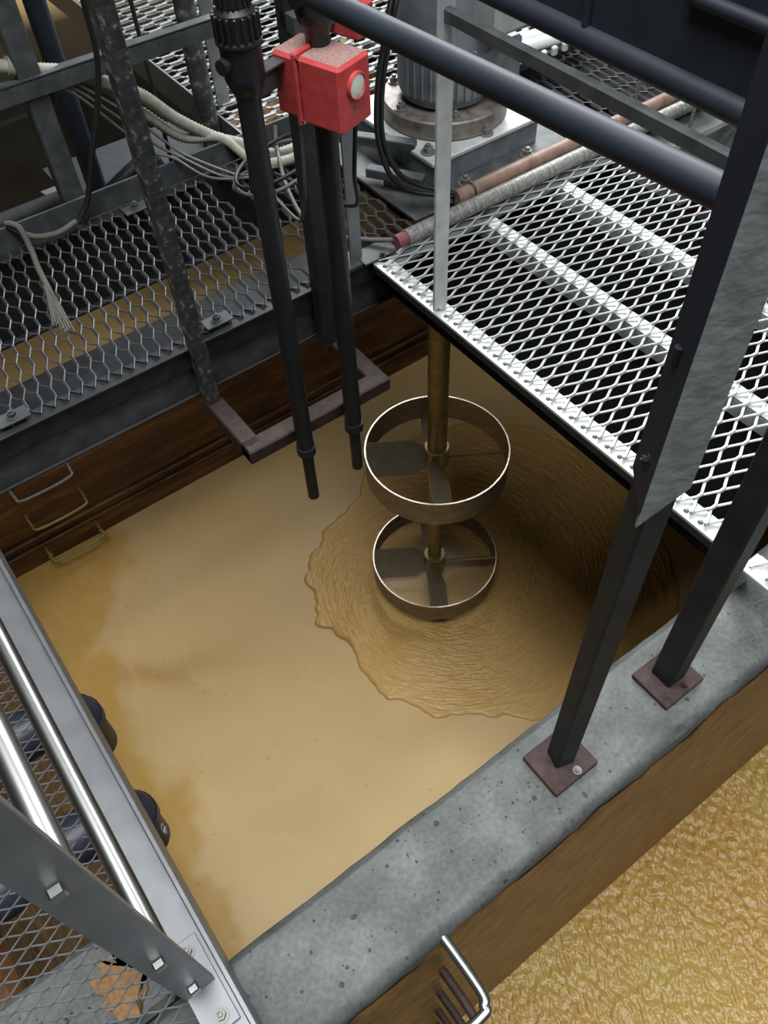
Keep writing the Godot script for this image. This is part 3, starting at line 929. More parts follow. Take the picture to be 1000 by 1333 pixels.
func probes() -> void:
	var mb: MB
	var t := thing("probe_bracket", "dark steel posts with rusty brown U frame hanging over the slurry", "bracket")
	mb = MB.new(); mb.box(Vector3(0.565, 0.48, -1.695), Vector3(0.04, 1.36, 0.046), 0.004)
	part("post", mb, M.peeling, t)
	mb = MB.new(); mb.box(Vector3(0.965, 0.48, -1.695), Vector3(0.05, 1.36, 0.046), 0.004)
	part("post", mb, M.dark_steel, t)
	for x in [0.565, 0.985]:
		mb = MB.new(); mb.span(Vector3(x - 0.022, -0.232, -1.72), Vector3(x + 0.03, -0.185, -1.45), 0.004)
		part("arm", mb, M.rust_dark, t)
	mb = MB.new(); mb.span(Vector3(0.543, -0.232, -1.50), Vector3(1.015, -0.185, -1.447), 0.004)
	part("cross_bar", mb, M.rust_dark, t)
	var spots := [Vector3(0.70, 0, -1.422), Vector3(0.857, 0, -1.414)]
	var bottom := [-0.46, -0.43]
	var joint := [0.0, 0.07]
	var labs := ["black probe pipe with ribbed union beside the red box", "black probe pipe passing behind the red box"]
	for i in 2:
		var p: Vector3 = spots[i]
		t = thing("probe_pipe", labs[i], "pipe", "black probe pipes")
		var j: float = joint[i]
		mb = MB.new(); mb.tube([p + Vector3(0, 0.80 + j, 0), p + Vector3(0, -0.25, 0)], 0.0235, 20)
		part("pipe", mb, M.black_plastic, t)
		mb = MB.new(); mb.lathe([Vector2(0.0, -0.235), Vector2(0.027, -0.235), Vector2(0.027, -0.262), Vector2(0.016, -0.27)], p, 20)
		part("collar", mb, M.black_plastic, t)
		mb = MB.new(); mb.tube([p + Vector3(0, -0.26, 0), p + Vector3(0, bottom[i] as float, 0)], 0.0165, 16)
		part("tip", mb, M.black_plastic, t)
		mb = MB.new()
		mb.lathe([Vector2(0.0235, 0.735 + j), Vector2(0.027, 0.745 + j), Vector2(0.034, 0.76 + j), Vector2(0.038, 0.775 + j), Vector2(0.038, 0.83 + j), Vector2(0.036, 0.84 + j), Vector2(0.036, 0.885 + j), Vector2(0.029, 0.893 + j), Vector2(0.029, 0.93 + j), Vector2(0.026, 0.94 + j), Vector2(0.026, 1.15 + j)], p, 24)
		var un := part("union", mb, M.black_plastic, t)
		mb = MB.new()
		for k in 18:
			var a := TAU * k / 18
			var d := Vector3(cos(a), 0, sin(a))
			mb.box(p + d * 0.038 + Vector3(0, 0.863 + j, 0), Vector3(0.009, 0.042, 0.006), 0.0015, Basis(Vector3.UP, -a))
			mb.box(p + d * 0.03 + Vector3(0, 0.912 + j, 0), Vector3(0.007, 0.032, 0.005), 0.0015, Basis(Vector3.UP, -a))
		part("ribs", mb, M.black_plastic, un)
		mb = MB.new(); mb.lathe([Vector2(0.036, 0.832 + j), Vector2(0.043, 0.835 + j), Vector2(0.043, 0.84 + j), Vector2(0.036, 0.842 + j)], p, 24)
		part("flange", mb, M.black_plastic, un)
		mb = MB.new(); mb.tube([p + Vector3(-0.03, 0.805 + j, 0.005), p + Vector3(-0.05, 0.805 + j, 0.012)], 0.014, 12)
		part("knob", mb, M.black_plastic, un)
	# clamp lug on pipe two
	mb = MB.new(); mb.box(Vector3(0.882, 0.16, -1.425), Vector3(0.012, 0.1, 0.012), 0.003)
	part("clip", mb, M.black_plastic, t)
	# red boxes
	var u := Vector3(0.297, 0, 0.955).normalized()
	var v := Vector3(0.955, 0, -0.297).normalized()
	red_box("red transmitter box with white round gauge fixed to the black pipes", Vector3(0.824, 0.788, -1.30), u, v, true)
	red_box("red transmitter box partly hidden under the thick dark handrail pipe", Vector3(1.06, 0.745, -1.58), u, v, false)

func red_box(label: String, c: Vector3, u: Vector3, v: Vector3, full: bool) -> void:
	var t := thing("transmitter_box", label, "box")
	var B := Basis(v, Vector3.UP, u)
	var hh := 0.125 if full else 0.07
	var wd := 0.095 if full else 0.06
	var O := c - Vector3(0, hh * 0.5, 0) + v * (wd * 0.5)
	var mb := MB.new(); mb.box(O - u * 0.05, Vector3(wd, hh, 0.10), 0.006, B)
	part("cover", mb, M.red_paint, t)
	mb = MB.new(); mb.box(O - u * 0.135, Vector3(wd * 0.95, hh * 0.94, 0.06), 0.006, B)
	part("body", mb, M.red_paint, t)
	mb = MB.new(); mb.box(O - u * 0.104, Vector3(wd * 1.1, hh * 1.1, 0.012), 0.003, B)
	part("flange", mb, M.red_paint, t)
	if not full:
		mb = MB.new(); mb.span(Vector3(0.94, 0.70, -1.70), Vector3(1.06, 0.74, -1.64), 0.002)
		part("bracket", mb, M.mid_steel, t)
		return
	mb = MB.new(); mb.box(O - u * 0.05 + Vector3(0, hh * 0.5, 0), Vector3(wd - 0.014, 0.0012, 0.088), 0.0004, B)
	part("dust_layer", mb, M.dust, t)
	mb = MB.new(); mb.box(O - u * 0.136 + Vector3(0, hh * 0.47, 0), Vector3(wd - 0.018, 0.0012, 0.048), 0.0004, B)
	part("dust_layer", mb, M.dust, t)
	for s in [[-1, 1], [1, 1], [-1, -1], [1, -1]]:
		mb = MB.new(); mb.tube([O - u * 0.099 + v * (0.047 * s[0]) + Vector3(0, 0.059 * s[1], 0), O - u * 0.094 + v * (0.047 * s[0]) + Vector3(0, 0.059 * s[1], 0)], 0.004, 10)
		part("screw", mb, M.stainless, t)
	var FB := Basis(v, u, Vector3.UP * -1.0)
	var gc := O + Vector3(0, 0.018, 0) - v * 0.002
	mb = MB.new(); mb.lathe([Vector2(0.021, 0.0), Vector2(0.0255, 0.0), Vector2(0.0255, 0.006), Vector2(0.023, 0.008), Vector2(0.0213, 0.005)], gc, 28, FB)
	var ring := part("gauge_ring", mb, M.red_paint, t)
	mb = MB.new(); mb.lathe([Vector2(0.0, 0.0075), Vector2(0.014, 0.0068), Vector2(0.0213, 0.005), Vector2(0.0213, 0.0)], gc, 28, FB)
	part("gauge_window", mb, M.gauge_white, ring)
	mb = MB.new(); mb.lathe([Vector2(0.0, 0.002), Vector2(0.004, 0.0015), Vector2(0.0045, 0.0)], gc - Vector3(0, 0.04, 0) - v * 0.004, 14, FB)
	part("button", mb, M.rust_pipe, t)
	if full:
		mb = MB.new()
		mb.box(Vector3(0.752, 0.745, -1.437), Vector3(0.11, 0.05, 0.006), 0.001, Basis(Vector3.UP, 0.3))
		mb.box(Vector3(0.752, 0.771, -1.43), Vector3(0.11, 0.005, 0.03), 0.001, Basis(Vector3.UP, 0.3))
		part("bracket", mb, M.mid_steel, t)

func mixer() -> void:
	var mb: MB
	var t := thing("mixer", "slurry mixer shaft with two ringed impellers above the churned liquid", "mixer")
	var p := SHAFT
	mb = MB.new(); mb.tube([p + Vector3(0, 0.1, 0), p + Vector3(0, -1.48, 0)], 0.047, 24)
	part("shaft", mb, M.slurry_coated, t)
	mb = MB.new(); mb.tube([p + Vector3(0, -1.48, 0), p + Vector3(0, -2.9, 0)], 0.037, 24)
	part("shaft", mb, M.slurry_coated, t)
	var tops := [-1.49, -2.385]
	for i in 2:
		var y: float = tops[i]
		var r := 0.345
		var h: float = [0.145, 0.125][i]
		mb = MB.new()
		mb.lathe([Vector2(r - 0.006, y), Vector2(r - 0.006, y - h), Vector2(r, y - h), Vector2(r, y), Vector2(r - 0.006, y)], p, 96)
		var ring := part("ring", mb, M.ring_steel, t)
		mb = MB.new()
		mb.lathe([Vector2(r - 0.0065, y), Vector2(r - 0.0065, y + 0.003), Vector2(r + 0.0005, y + 0.003), Vector2(r + 0.0005, y)], p, 96)
		part("rim", mb, M.ring_edge, ring)
		mb = MB.new()
		mb.lathe([Vector2(0.036, y + 0.015), Vector2(0.058, y + 0.015), Vector2(0.058, y - 0.10), Vector2(0.036, y - 0.10)], p, 28)
		part("hub", mb, M.slurry_coated, t)
		mb = MB.new()
		mb.lathe([Vector2(0.058, y + 0.016), Vector2(0.062, y + 0.01), Vector2(0.058, y + 0.004)], p, 28)
		part("weld_bead", mb, M.ring_edge, t)
		for k in 4:
			# pitched blade: top edge leads, chamfered root
			var az := deg_to_rad([-147.0, -57.0, 33.0, 123.0][k])
			var d := Vector3(cos(az), 0, sin(az))
			var s := Vector3(-sin(az), 0, cos(az))
			var pitch := deg_to_rad(53.0)
			var wv := (s * cos(pitch) + Vector3.UP * sin(pitch))
			var ctr := p + Vector3(0, y - 0.06, 0)
			var hw := 0.085
			var pts := [ctr + d * 0.05 - wv * hw * 0.55, ctr + d * 0.05 + wv * hw * 0.55, ctr + d * 0.11 + wv * hw, ctr + d * 0.335 + wv * hw, ctr + d * 0.335 - wv * hw, ctr + d * 0.11 - wv * hw]
			mb = MB.new(); mb.prism(pts, d.cross(wv) * 0.006)
			part("blade", mb, M.blade_steel, t)
	# motor base
	t = thing("motor_plinth", "pale grey steel base box bolted down under the mixer motor", "base")
	mb = MB.new(); mb.span(Vector3(1.50, 0.085, -2.34), Vector3(1.955, 0.1, -1.87), 0.003)
	part("top_plate", mb, M.galv, t)
	mb = MB.new(); mb.span(Vector3(1.515, 0.012, -2.33), Vector3(1.945, 0.085, -1.878), 0.003)
	part("frame", mb, M.motor_grey, t)
	mb = MB.new(); mb.span(Vector3(1.36, 0.004, -2.42), Vector3(2.03, 0.014, -1.775), 0.002)
	part("foot_plate", mb, M.mid_steel, t)
	for q in [Vector3(1.60, 0.014, -1.83), Vector3(1.86, 0.014, -1.83), Vector3(1.41, 0.014, -1.98), Vector3(1.53, 0.1, -1.93), Vector3(1.74, 0.1, -1.90)]:
		bolt(t, q, Basis.IDENTITY, 0.016, M.zinc)
	for q in [[Vector3(1.36, 0.13, -2.2), Vector3(1.52, 0.14, -1.98)], [Vector3(1.36, 0.09, -2.02), Vector3(1.46, 0.1, -1.86)]]:
		var dd: Vector3 = q[1] - q[0]
		var ln := Vector2(dd.x, dd.z).length()
		mb = MB.new(); mb.box((q[0] + q[1]) * 0.5 - Vector3(0, 0.03, 0), Vector3(0.035, 0.03, ln), 0.003, Basis(Vector3.UP, atan2(dd.x, dd.z)))
		part("bar", mb, M.mid_steel, t)
	# motor
	var q0 := Vector3(1.735, 0.0, -2.105)
	t = thing("mixer_motor", "grey electric gear motor with round flange above the mixer shaft", "motor")
	mb = MB.new(); mb.lathe([Vector2(0.0, 0.16), Vector2(0.20, 0.16), Vector2(0.205, 0.155), Vector2(0.205, 0.105), Vector2(0.2, 0.1), Vector2(0.0, 0.1)], q0, 64)
	part("flange", mb, M.flange_steel, t)
	for a in [-60.0, 0.0, 60.0, 118.0, 180.0, 240.0]:
		bolt(t, q0 + Vector3(cos(deg_to_rad(a)) * 0.178, 0.16, sin(deg_to_rad(a)) * 0.178), Basis.IDENTITY, 0.014, M.zinc)
	mb = MB.new(); mb.lathe([Vector2(0.0, 0.62), Vector2(0.13, 0.62), Vector2(0.15, 0.6), Vector2(0.152, 0.2), Vector2(0.14, 0.17), Vector2(0.12, 0.165), Vector2(0.12, 0.14)], q0, 48)
	part("housing", mb, M.motor_grey, t)
	mb = MB.new(); mb.box(q0 + Vector3(0.07, 0.255, 0.09), Vector3(0.24, 0.15, 0.12), 0.012)
	part("gear_case", mb, M.motor_grey, t)
	for k in 9:
		var a := deg_to_rad(95.0 + k * 10.0)
		mb = MB.new(); mb.box(q0 + Vector3(cos(a) * 0.155, 0.27, sin(a) * 0.155), Vector3(0.016, 0.14, 0.007), 0.002, Basis(Vector3.UP, -a))
		part("fin", mb, M.motor_grey, t)
	mb = MB.new(); mb.box(q0 + Vector3(0.085, 0.50, 0.17), Vector3(0.21, 0.2, 0.16), 0.014)
	var tb := part("terminal_box", mb, M.light_grey, t)
	mb = MB.new(); mb.lathe([Vector2(0.0, 0.03), Vector2(0.06, 0.028), Vector2(0.07, 0.0)], q0 + Vector3(0.06, 0.60, 0.17), 28)
	part("cap", mb, M.light_grey, tb)
	for q in [Vector3(0.17, 0.45, 0.25), Vector3(0.0, 0.55, 0.25)]:
		mb = MB.new(); mb.tube([q0 + q, q0 + q + Vector3(0, 0, 0.025)], 0.013, 14)
		part("gland", mb, M.black_rubber, tb)

func step_irons() -> void:
	# main tank ladder
	var labs := ["pale bent rod step iron right under the walkway beam", "yellowish bent rod step iron in the middle of the stained wall", "slurry crusted step iron just above the slurry"]
	for i in 3:
		var y: float = [-1.92, -2.17, -2.48][i]
		var x0 := -0.045
		var x1 := 0.275
		var path := curve([Vector3(x0, y, -3.56), Vector3(x0 + 0.002, y, -3.45), Vector3(x0 + 0.035, y - 0.005, -3.405), Vector3(x1 - 0.035, y - 0.005, -3.405), Vector3(x1 - 0.002, y, -3.45), Vector3(x1, y, -3.56)], 6)
		var mb := MB.new(); mb.tube(path, 0.0085, 10)
		if i == 2:
			var rng := RandomNumberGenerator.new(); rng.seed = 5
			for k in 26:
				var q: Vector3 = path[rng.randi_range(4, path.size() - 5)]
				mb.lathe([Vector2(0, 0.008), Vector2(0.006, 0.005), Vector2(0.008, -0.003)], q + Vector3(rng.randf_range(-0.01, 0.01), 0.004, rng.randf_range(-0.004, 0.004)), 7)
		single("step_iron", mb, [M.scaly_pipe, M.slurry_coated, M.slurry_coated][i], labs[i], "step iron", "step irons on the stained wall")
	# launder ladder
	for i in 5:
		var y := -0.125 - 0.3 * i
		var mb := MB.new()
		var x1 := 0.213
		var x0 := -0.07
		var path := curve([Vector3(x1, y, -0.235), Vector3(x1, y, -0.115), Vector3(x1 - 0.01, y, -0.09), Vector3(x1 - 0.035, y, -0.08), Vector3(x0 + 0.035, y, -0.08), Vector3(x0 + 0.01, y, -0.09), Vector3(x0, y, -0.115), Vector3(x0, y, -0.235)], 6)
		mb.tube(path, 0.0095, 14)
		single("step_iron", mb, M.stainless if i == 0 else M.rust, "shiny stainless step iron on the launder side of the concrete wall" if i == 0 else ["", "rusty step iron directly below the shiny stainless one", "rusty step iron second below the shiny stainless one", "rusty step iron third below the shiny stainless one", "rusty step iron lowest above the froth"][i], "step iron", "step irons on the launder wall")

func elbows() -> void:
	var labs := ["black plastic drain elbow with plain spout under the walkway edge", "black plastic drain elbow with white print under the walkway edge"]
	for i in 2:
		var z: float = [-1.06, -0.79][i]
		var x := -0.147
		var t := thing("drain_elbow", labs[i], "pipe", "drain elbows under the walkway")
		var mb := MB.new()
		var path := [Vector3(-0.5, -0.19, z)]
		for k in 9:
			var a := PI / 2 * (1.0 - k / 8.0)
			path.append(Vector3(x - 0.07 + cos(a) * 0.07, -0.26 + sin(a) * 0.07, z))
		mb.tube(path, 0.056, 24)
		part("elbow", mb, M.elbow_plastic, t)
		mb = MB.new(); mb.lathe([Vector2(0.056, -0.24), Vector2(0.057, -0.265), Vector2(0.05, -0.268)], Vector3(x, 0, z), 24)
		part("socket", mb, M.elbow_plastic, t)
		mb = MB.new(); mb.lathe([Vector2(0.049, -0.26), Vector2(0.049, -0.385), Vector2(0.044, -0.393), Vector2(0.041, -0.388), Vector2(0.041, -0.28)], Vector3(x, 0, z), 24)
		var sp := part("spout", mb, M.black_plastic, t)
		if i == 1:
			var tm := TextMesh.new()
			tm.text = "C .M ="
			tm.font_size = 16
			tm.pixel_size = 0.0011
			tm.depth = 0.001
			var o := MeshInstance3D.new()
			o.name = "print"
			o.mesh = tm
			o.material_override = M.print_white
			sp.add_child(o, true)
			var az := deg_to_rad(35.0)
			var nrm := Vector3(cos(az), 0, sin(az))
			o.transform = Transform3D(Basis(Vector3.DOWN, nrm.cross(Vector3.DOWN), nrm), Vector3(x, -0.33, z) + nrm * 0.0492)

func background() -> void:
	var mb: MB
	# back guard rail of the hex walkway
	var t := thing("toe_rail", "dark steel toe rail and knee rail along the back of the hex mesh walkway", "railing")
	mb = MB.new(); mb.span(Vector3(-1.0, 0.0, -2.452), Vector3(1.42, 0.075, -2.444), 0.001)
	part("toe_board", mb, M.mid_steel, t)
	mb = MB.new(); mb.span(Vector3(-1.0, 0.38, -2.466), Vector3(1.25, 0.43, -2.46), 0.001)
	mb.span(Vector3(-1.0, 0.425, -2.50), Vector3(1.25, 0.43, -2.46), 0.001)
	part("knee_rail", mb, M.mid_steel, t)
	mb = MB.new(); mb.box(Vector3(0.575, 0.55, -2.50), Vector3(0.065, 1.1, 0.055), 0.004)
	part("post", mb, M.mid_steel, t)
	# vertical pipe
	mb = MB.new(); mb.tube([Vector3(0.725, -0.09, -2.75), Vector3(0.725, 1.3, -2.75)], 0.033, 18)
	single("riser_pipe", mb, M.blue_steel, "dark blue vertical riser pipe behind the knee rail", "pipe")
	# ledge angle behind
	t = thing("ledge_angle", "dull steel angle with triangular gusset beyond the toe rail", "angle")
	mb = MB.new(); mb.span(Vector3(0.62, -0.105, -2.99), Vector3(1.215, -0.09, -2.70), 0.002)
	part("flange", mb, M.dark_steel, t)
	mb = MB.new(); mb.span(Vector3(0.62, -0.2, -2.71), Vector3(1.215, -0.105, -2.70), 0.002)
	part("web", mb, M.dark_steel, t)
	mb = MB.new(); mb.prism([Vector3(0.55, -0.06, -2.80), Vector3(0.66, -0.06, -2.80), Vector3(0.60, -0.06, -2.56)], Vector3(0, -0.008, 0))
	part("gusset", mb, M.galv_dull, t)
	mb = MB.new(); mb.tube([Vector3(-1.0, -0.06, -2.70), Vector3(0.60, -0.06, -2.70)], 0.034, 18)
	single("service_pipe", mb, M.dark_steel, "dark horizontal service pipe beyond the toe rail", "pipe")
	mb = MB.new(); mb.tube(curve([Vector3(0.70, -0.06, -2.62), Vector3(0.80, 0.0, -2.60), Vector3(0.88, 0.01, -2.62), Vector3(0.93, -0.06, -2.66), Vector3(0.94, -0.2, -2.68)], 8), 0.026, 16)
	var hz := single("hose", mb, M.black_rubber, "short black hose with blue cuff beyond the toe rail", "hose")
	mb = MB.new(); mb.tube(curve([Vector3(0.85, 0.01, -2.61), Vector3(0.90, 0.0, -2.63), Vector3(0.935, -0.08, -2.665)], 6), 0.0285, 16)
	part("cuff", mb, M.blue_plastic, hz)
	# far grating
	t = thing("far_grating", "bright far grating with deep steel edge plate behind the red box", "platform")
	mb = MB.new()
	mb.expanded(Vector3(1.225, 0.0, -5.0), Vector3(1, 0, 0), 1.7, Vector3(0, 0, 1), 2.52, 0.13, 0.068, 0.055, 0.021, 0.004, 0.25, 0.004)
	part("mesh_sheet", mb, M.galv, t)
	mb = MB.new(); mb.span(Vector3(1.213, -0.10, -5.0), Vector3(1.222, 0.008, -2.475), 0.001)
	part("edge_plate", mb, M.galv_dull, t)
	mb = MB.new(); mb.span(Vector3(1.222, -0.08, -2.482), Vector3(2.9, 0.004, -2.475), 0.001)
	part("edge_plate", mb, M.galv_dull, t)
	mb = MB.new()
	for z in [-4.4, -3.6, -2.9]: mb.span(Vector3(1.222, -0.07, z), Vector3(2.9, -0.01, z + 0.012), 0.001)
	part("bearer", mb, M.galv_dull, t)
	# posts on the far side
	mb = MB.new(); mb.tube([Vector3(1.16, -0.1, -2.70), Vector3(1.16, 1.3, -2.70)], 0.034, 18)
	single("scaffold_post", mb, M.peeling, "blotchy grey round post in front of the far grating", "post")
	mb = MB.new(); mb.span(Vector3(1.25, 0.0, -2.80), Vector3(1.30, 1.2, -2.792), 0.001)
	single("flat_post", mb, M.galv_dull, "pale flat steel bar standing on the far grating corner", "post")
	mb = MB.new(); mb.tube([Vector3(0.955, -0.09, -2.60), Vector3(0.955, 1.0, -2.60)], 0.007, 8)
	single("thin_rod", mb, M.dark_steel, "thin dark vertical rod behind the knee rail", "rod")
	mb = MB.new(); mb.tube([Vector3(0.02, -0.004, -1.79), Vector3(0.02, 1.05, -1.79)], 0.017, 16)
	single("round_stanchion", mb, M.mid_steel, "grey round stanchion by the clamp plate on the hex mesh corner", "post")
	# front stanchion behind pipe two
	mb = MB.new(); mb.box(Vector3(1.118, 0.28, -1.745), Vector3(0.04, 0.56, 0.008), 0.001)
	single("flat_bar", mb, M.galv_dull, "short flat steel bar standing on the walkway edge beside the black pipe", "post")
	mb = MB.new(); mb.span(Vector3(0.99, -0.004, -1.79), Vector3(1.16, 0.004, -1.715), 0.001)
	mb.span(Vector3(1.12, 0.002, -1.77), Vector3(1.24, 0.008, -1.70), 0.001)
	single("joint_plate", mb, M.mid_steel, "grey steel joint plate at the corner of the bright platform", "plate")
	# pipes in front of motor base
	t = thing("rusty_pipe", "rusty brown pipe strapped along the edge of the bright platform", "pipe")
	mb = MB.new(); mb.tube([Vector3(1.49, 0.05, -1.745), Vector3(2.62, 0.05, -1.745)], 0.024, 18)
	part("pipe", mb, M.rust_pipe, t)
	mb = MB.new(); mb.lathe([Vector2(0.0255, -0.004), Vector2(0.027, 0.0), Vector2(0.0255, 0.004)], Vector3(1.55, 0.05, -1.745), 20, Basis(Vector3(0, 1, 0), Vector3(1, 0, 0), Vector3(0, 0, -1)))
	part("strap", mb, M.black_rubber, t)
	t = thing("galvanised_conduit", "scaly galvanised conduit with a pink end bush lying by the bright platform", "pipe")
	mb = MB.new(); mb.tube([Vector3(1.27, 0.03, -1.705), Vector3(2.62, 0.03, -1.695)], 0.024, 18)
	part("pipe", mb, M.scaly_pipe, t)
	mb = MB.new(); mb.tube([Vector3(1.235, 0.03, -1.705), Vector3(1.272, 0.03, -1.705)], 0.021, 16)
	part("bush", mb, M.pink_plastic, t)
	# white pipes
	for i in 2:
		mb = MB.new(); mb.tube([Vector3(2.05, 0.15, -2.25 + i * 0.055), Vector3(2.42 - i * 0.02, 0.14, -2.21 + i * 0.055)], 0.022, 16)
		single("white_tube", mb, M.white_pipe, ["longer white tube at the back of the tray behind the motor", "shorter white tube over the studs of the tray"][i], "pipe", "white tubes by the motor")
	t = thing("tube_tray", "small steel tray with a row of studs under the white tubes", "tray")
	mb = MB.new(); mb.span(Vector3(2.06, 0.1, -2.30), Vector3(2.44, 0.128, -2.13), 0.003)
	mb.span(Vector3(2.2, 0.0, -2.24), Vector3(2.24, 0.1, -2.20), 0.003)
	part("tray", mb, M.dark_steel, t)
	for k in 7:
		mb = MB.new(); mb.box(Vector3(2.14 + k * 0.05, 0.13, -2.125), Vector3(0.022, 0.03, 0.018), 0.004)
		part("stud", mb, M.galv, t)
	# far stanchions
	for i in 2:
		mb = MB.new(); mb.box([Vector3(2.41, 0.25, -1.87), Vector3(2.40, 0.22, -1.62)][i], Vector3(0.045, 0.5, 0.008), 0.001, Basis(Vector3.UP, 0.5))
		single("short_stanchion", mb, M.galv_dull, ["flat grey stanchion on the dark hex mesh beyond the rusty pipe", "flat grey stanchion standing on the concrete kerb"][i], "post")

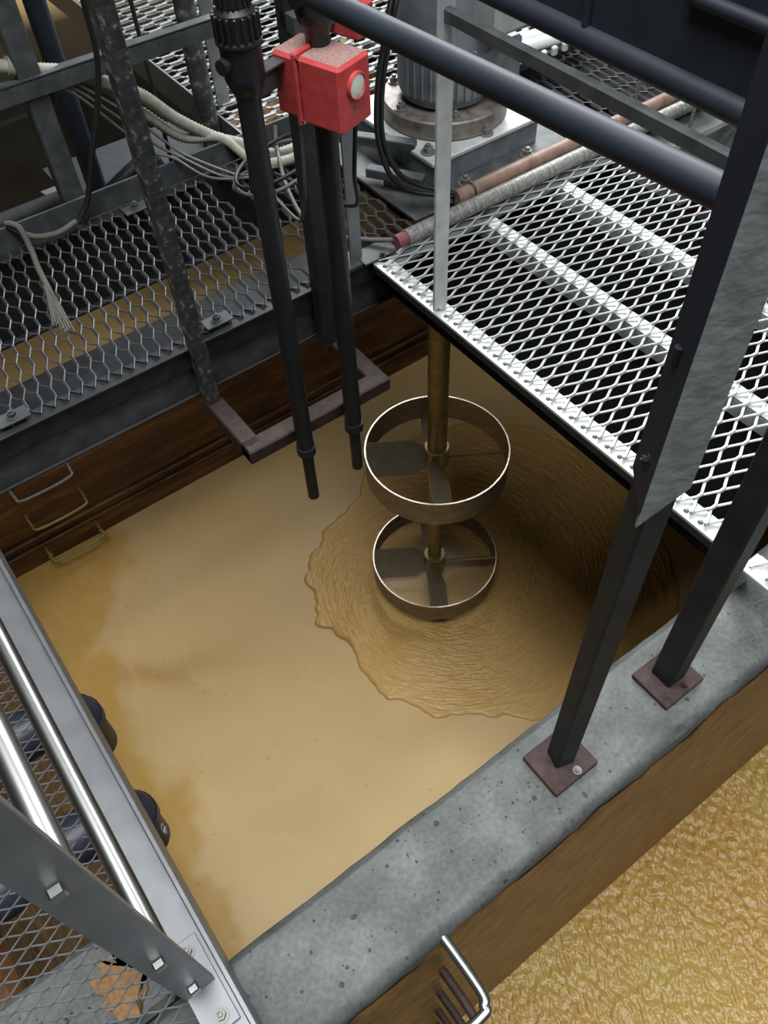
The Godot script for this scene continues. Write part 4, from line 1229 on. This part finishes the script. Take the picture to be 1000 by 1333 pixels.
func cables() -> void:
	var mb: MB
	# corrugated conduits
	var paths := [
		[Vector3(0.40, 0.50, -2.50), Vector3(0.513, 0.468, -2.5), Vector3(0.592, 0.435, -2.5), Vector3(0.70, 0.395, -2.5), Vector3(0.784, 0.34, -2.5), Vector3(0.879, 0.271, -2.5), Vector3(0.97, 0.168, -2.5), Vector3(1.083, 0.075, -2.48), Vector3(1.15, 0.06, -2.40), Vector3(1.22, 0.03, -2.34), Vector3(1.36, 0.03, -2.335)],
		[Vector3(0.66, 0.40, -2.52), Vector3(0.76, 0.345, -2.52), Vector3(0.875, 0.213, -2.52), Vector3(0.98, 0.102, -2.51), Vector3(1.09, 0.08, -2.46), Vector3(1.14, 0.03, -2.35), Vector3(1.21, 0.03, -2.29), Vector3(1.31, 0.03, -2.285)]]
	for i in 2:
		var c := curve(paths[i], 24)
		var rad := []
		for k in c.size(): rad.append(0.0185 + (0.0018 if k % 2 == 0 else -0.0012) - i * 0.003)
		mb = MB.new(); mb.tube(c, rad, 14)
		single("corrugated_conduit", mb, M.conduit_cream, ["thicker cream corrugated conduit tied to the knee rail", "thinner cream corrugated conduit running below the thicker one"][i], "conduit")
	mb = MB.new(); mb.tube([Vector3(0.53, 0.465, -2.5), Vector3(0.60, 0.436, -2.5)], 0.025, 16)
	single("conduit_coupler", mb, M.conduit_cream, "cream plastic coupler on the thicker conduit", "coupler")
	# thin cables
	for i in 3:
		var o := i * 0.018
		mb = MB.new(); mb.tube(curve([Vector3(0.60, 0.40 + o * 0.3, -2.475), Vector3(0.677, 0.351 + o, -2.475), Vector3(0.787 + o, 0.199 + o, -2.48), Vector3(0.853 + o, 0.113 + o, -2.475), Vector3(0.91 + o, 0.085, -2.44), Vector3(0.98 + o * 2.0, 0.03, -2.36 + o), Vector3(1.10, 0.02, -2.29 - o), Vector3(1.2, 0.025, -2.31 + o)], 8), 0.0045, 8)
		single("thin_cable", mb, M.grey_cable, "thin grey cable drooping from the knee rail to the hex mesh", "cable", "thin cables")
	# coils
	for i in 2:
		var pts := []
		for k in 26:
			var a := TAU * k / 22.0 + 1.0
			pts.append(Vector3(1.13 + cos(a) * (0.125 + 0.02 * i) + 0.02 * i, 0.05 + 0.07 * sin(a + 1.0) * 0.6 + 0.02 * i + 0.03, -2.2 + sin(a) * (0.14 - 0.02 * i)))
		mb = MB.new(); mb.tube(curve(pts, 4), 0.006, 8)
		single("coiled_cable", mb, M.grey_cable if i == 0 else M.black_rubber, ["pale coiled cable loop lying on the hex mesh", "black coiled cable loop lying on the hex mesh"][i], "cable")
	mb = MB.new(); mb.tube(curve([Vector3(1.25, 0.1, -2.38), Vector3(1.219, 0.05, -2.33), Vector3(1.138, 0.03, -2.143), Vector3(1.094, 0.02, -1.966), Vector3(1.113, 0.02, -1.869), Vector3(1.188, 0.02, -1.778), Vector3(1.25, 0.03, -1.71)], 8), 0.007, 8)
	single("loose_cable", mb, M.grey_cable, "loose grey cable running over the hex mesh to the pink bush", "cable")
	for i in 2:
		var o := 0.016 * i
		mb = MB.new(); mb.tube(curve([Vector3(1.42, 0.66, -1.86), Vector3(1.33 + o, 0.63, -1.82), Vector3(1.292 + o, 0.565, -1.8), Vector3(1.259 + o, 0.442, -1.8), Vector3(1.252 + o, 0.30, -1.8), Vector3(1.294 + o, 0.17 + o, -1.8), Vector3(1.377 + o, 0.09 + o, -1.8), Vector3(1.50, 0.05 + o * 0.5, -1.75)], 8), 0.0075, 10)
		single("motor_cable", mb, M.black_rubber, ["outer black motor cable looping down into the rusty pipe", "inner black motor cable looping beside the outer one"][i], "cable", "motor cables")
	mb = MB.new(); mb.tube(curve([Vector3(0.92, 0.62, -1.40), Vector3(0.915, 0.5, -1.41), Vector3(0.97, 0.36, -1.5), Vector3(1.06, 0.2, -1.8), Vector3(1.12, 0.1, -2.05), Vector3(1.13, 0.06, -2.2)], 8), 0.005, 8)
	single("box_cable", mb, M.black_rubber, "thin black cable hanging from the red box", "cable")
	mb = MB.new(); mb.tube(curve([Vector3(0.80, 0.68, -1.41), Vector3(0.80, 0.5, -1.43), Vector3(0.83, 0.42, -1.5), Vector3(0.95, 0.2, -1.75), Vector3(1.06, 0.06, -2.08)], 8), 0.0045, 8)
	single("box_cable", mb, M.grey_cable, "thin pale cable hanging from the red box", "cable")
	mb = MB.new(); mb.tube(curve([Vector3(0.99, 1.4, -2.0), Vector3(0.99, 1.0, -2.0), Vector3(1.0, 0.62, -2.02), Vector3(1.02, 0.3, -2.1), Vector3(1.03, 0.06, -2.17)], 8), 0.009, 8)
	single("hanging_cable", mb, M.black_rubber, "black cable hanging between the two probe pipes", "cable")
	# ropes
	mb = MB.new(); mb.tube(curve([Vector3(0.78, 1.2, -2.40), Vector3(0.757, 0.62, -2.40), Vector3(0.749, 0.462, -2.40), Vector3(0.715, 0.339, -2.41), Vector3(0.649, 0.199, -2.41), Vector3(0.601, 0.08, -2.42), Vector3(0.56, 0.03, -2.42)], 8), 0.009, 8)
	single("rope", mb, M.black_rubber, "dark rope hanging in front of the knee rail", "rope")
	var r := thing("frayed_rope", "frayed pale rope knotted on the toe rail and hanging over the hex mesh", "rope")
	mb = MB.new(); mb.tube(curve([Vector3(0.54, 0.03, -2.41), Vector3(0.47, 0.03, -2.39), Vector3(0.40, 0.045, -2.40), Vector3(0.352, 0.085, -2.44), Vector3(0.375, 0.085, -2.40), Vector3(0.375, 0.03, -2.36), Vector3(0.36, 0.018, -2.28), Vector3(0.345, 0.012, -2.16)], 8), 0.009, 8)
	part("strand", mb, M.rope_fibre, r)
	var rng := RandomNumberGenerator.new(); rng.seed = 17
	mb = MB.new()
	for k in 34:
		var a := Vector3(rng.randf_range(-0.008, 0.008), rng.randf_range(0.0, 0.008), 0)
		var e := Vector3(rng.randf_range(-0.02, 0.02), rng.randf_range(-0.001, 0.006), rng.randf_range(-0.05, 0.02))
		mb.tube([Vector3(0.347, 0.012, -2.19) + a, Vector3(0.335, 0.012, -2.09) + a + e * 0.5, Vector3(0.316, 0.01, -1.97) + a + e], 0.0022, 5)
	part("tassel", mb, M.rope_fibre, r).set_meta("kind", "stuff")
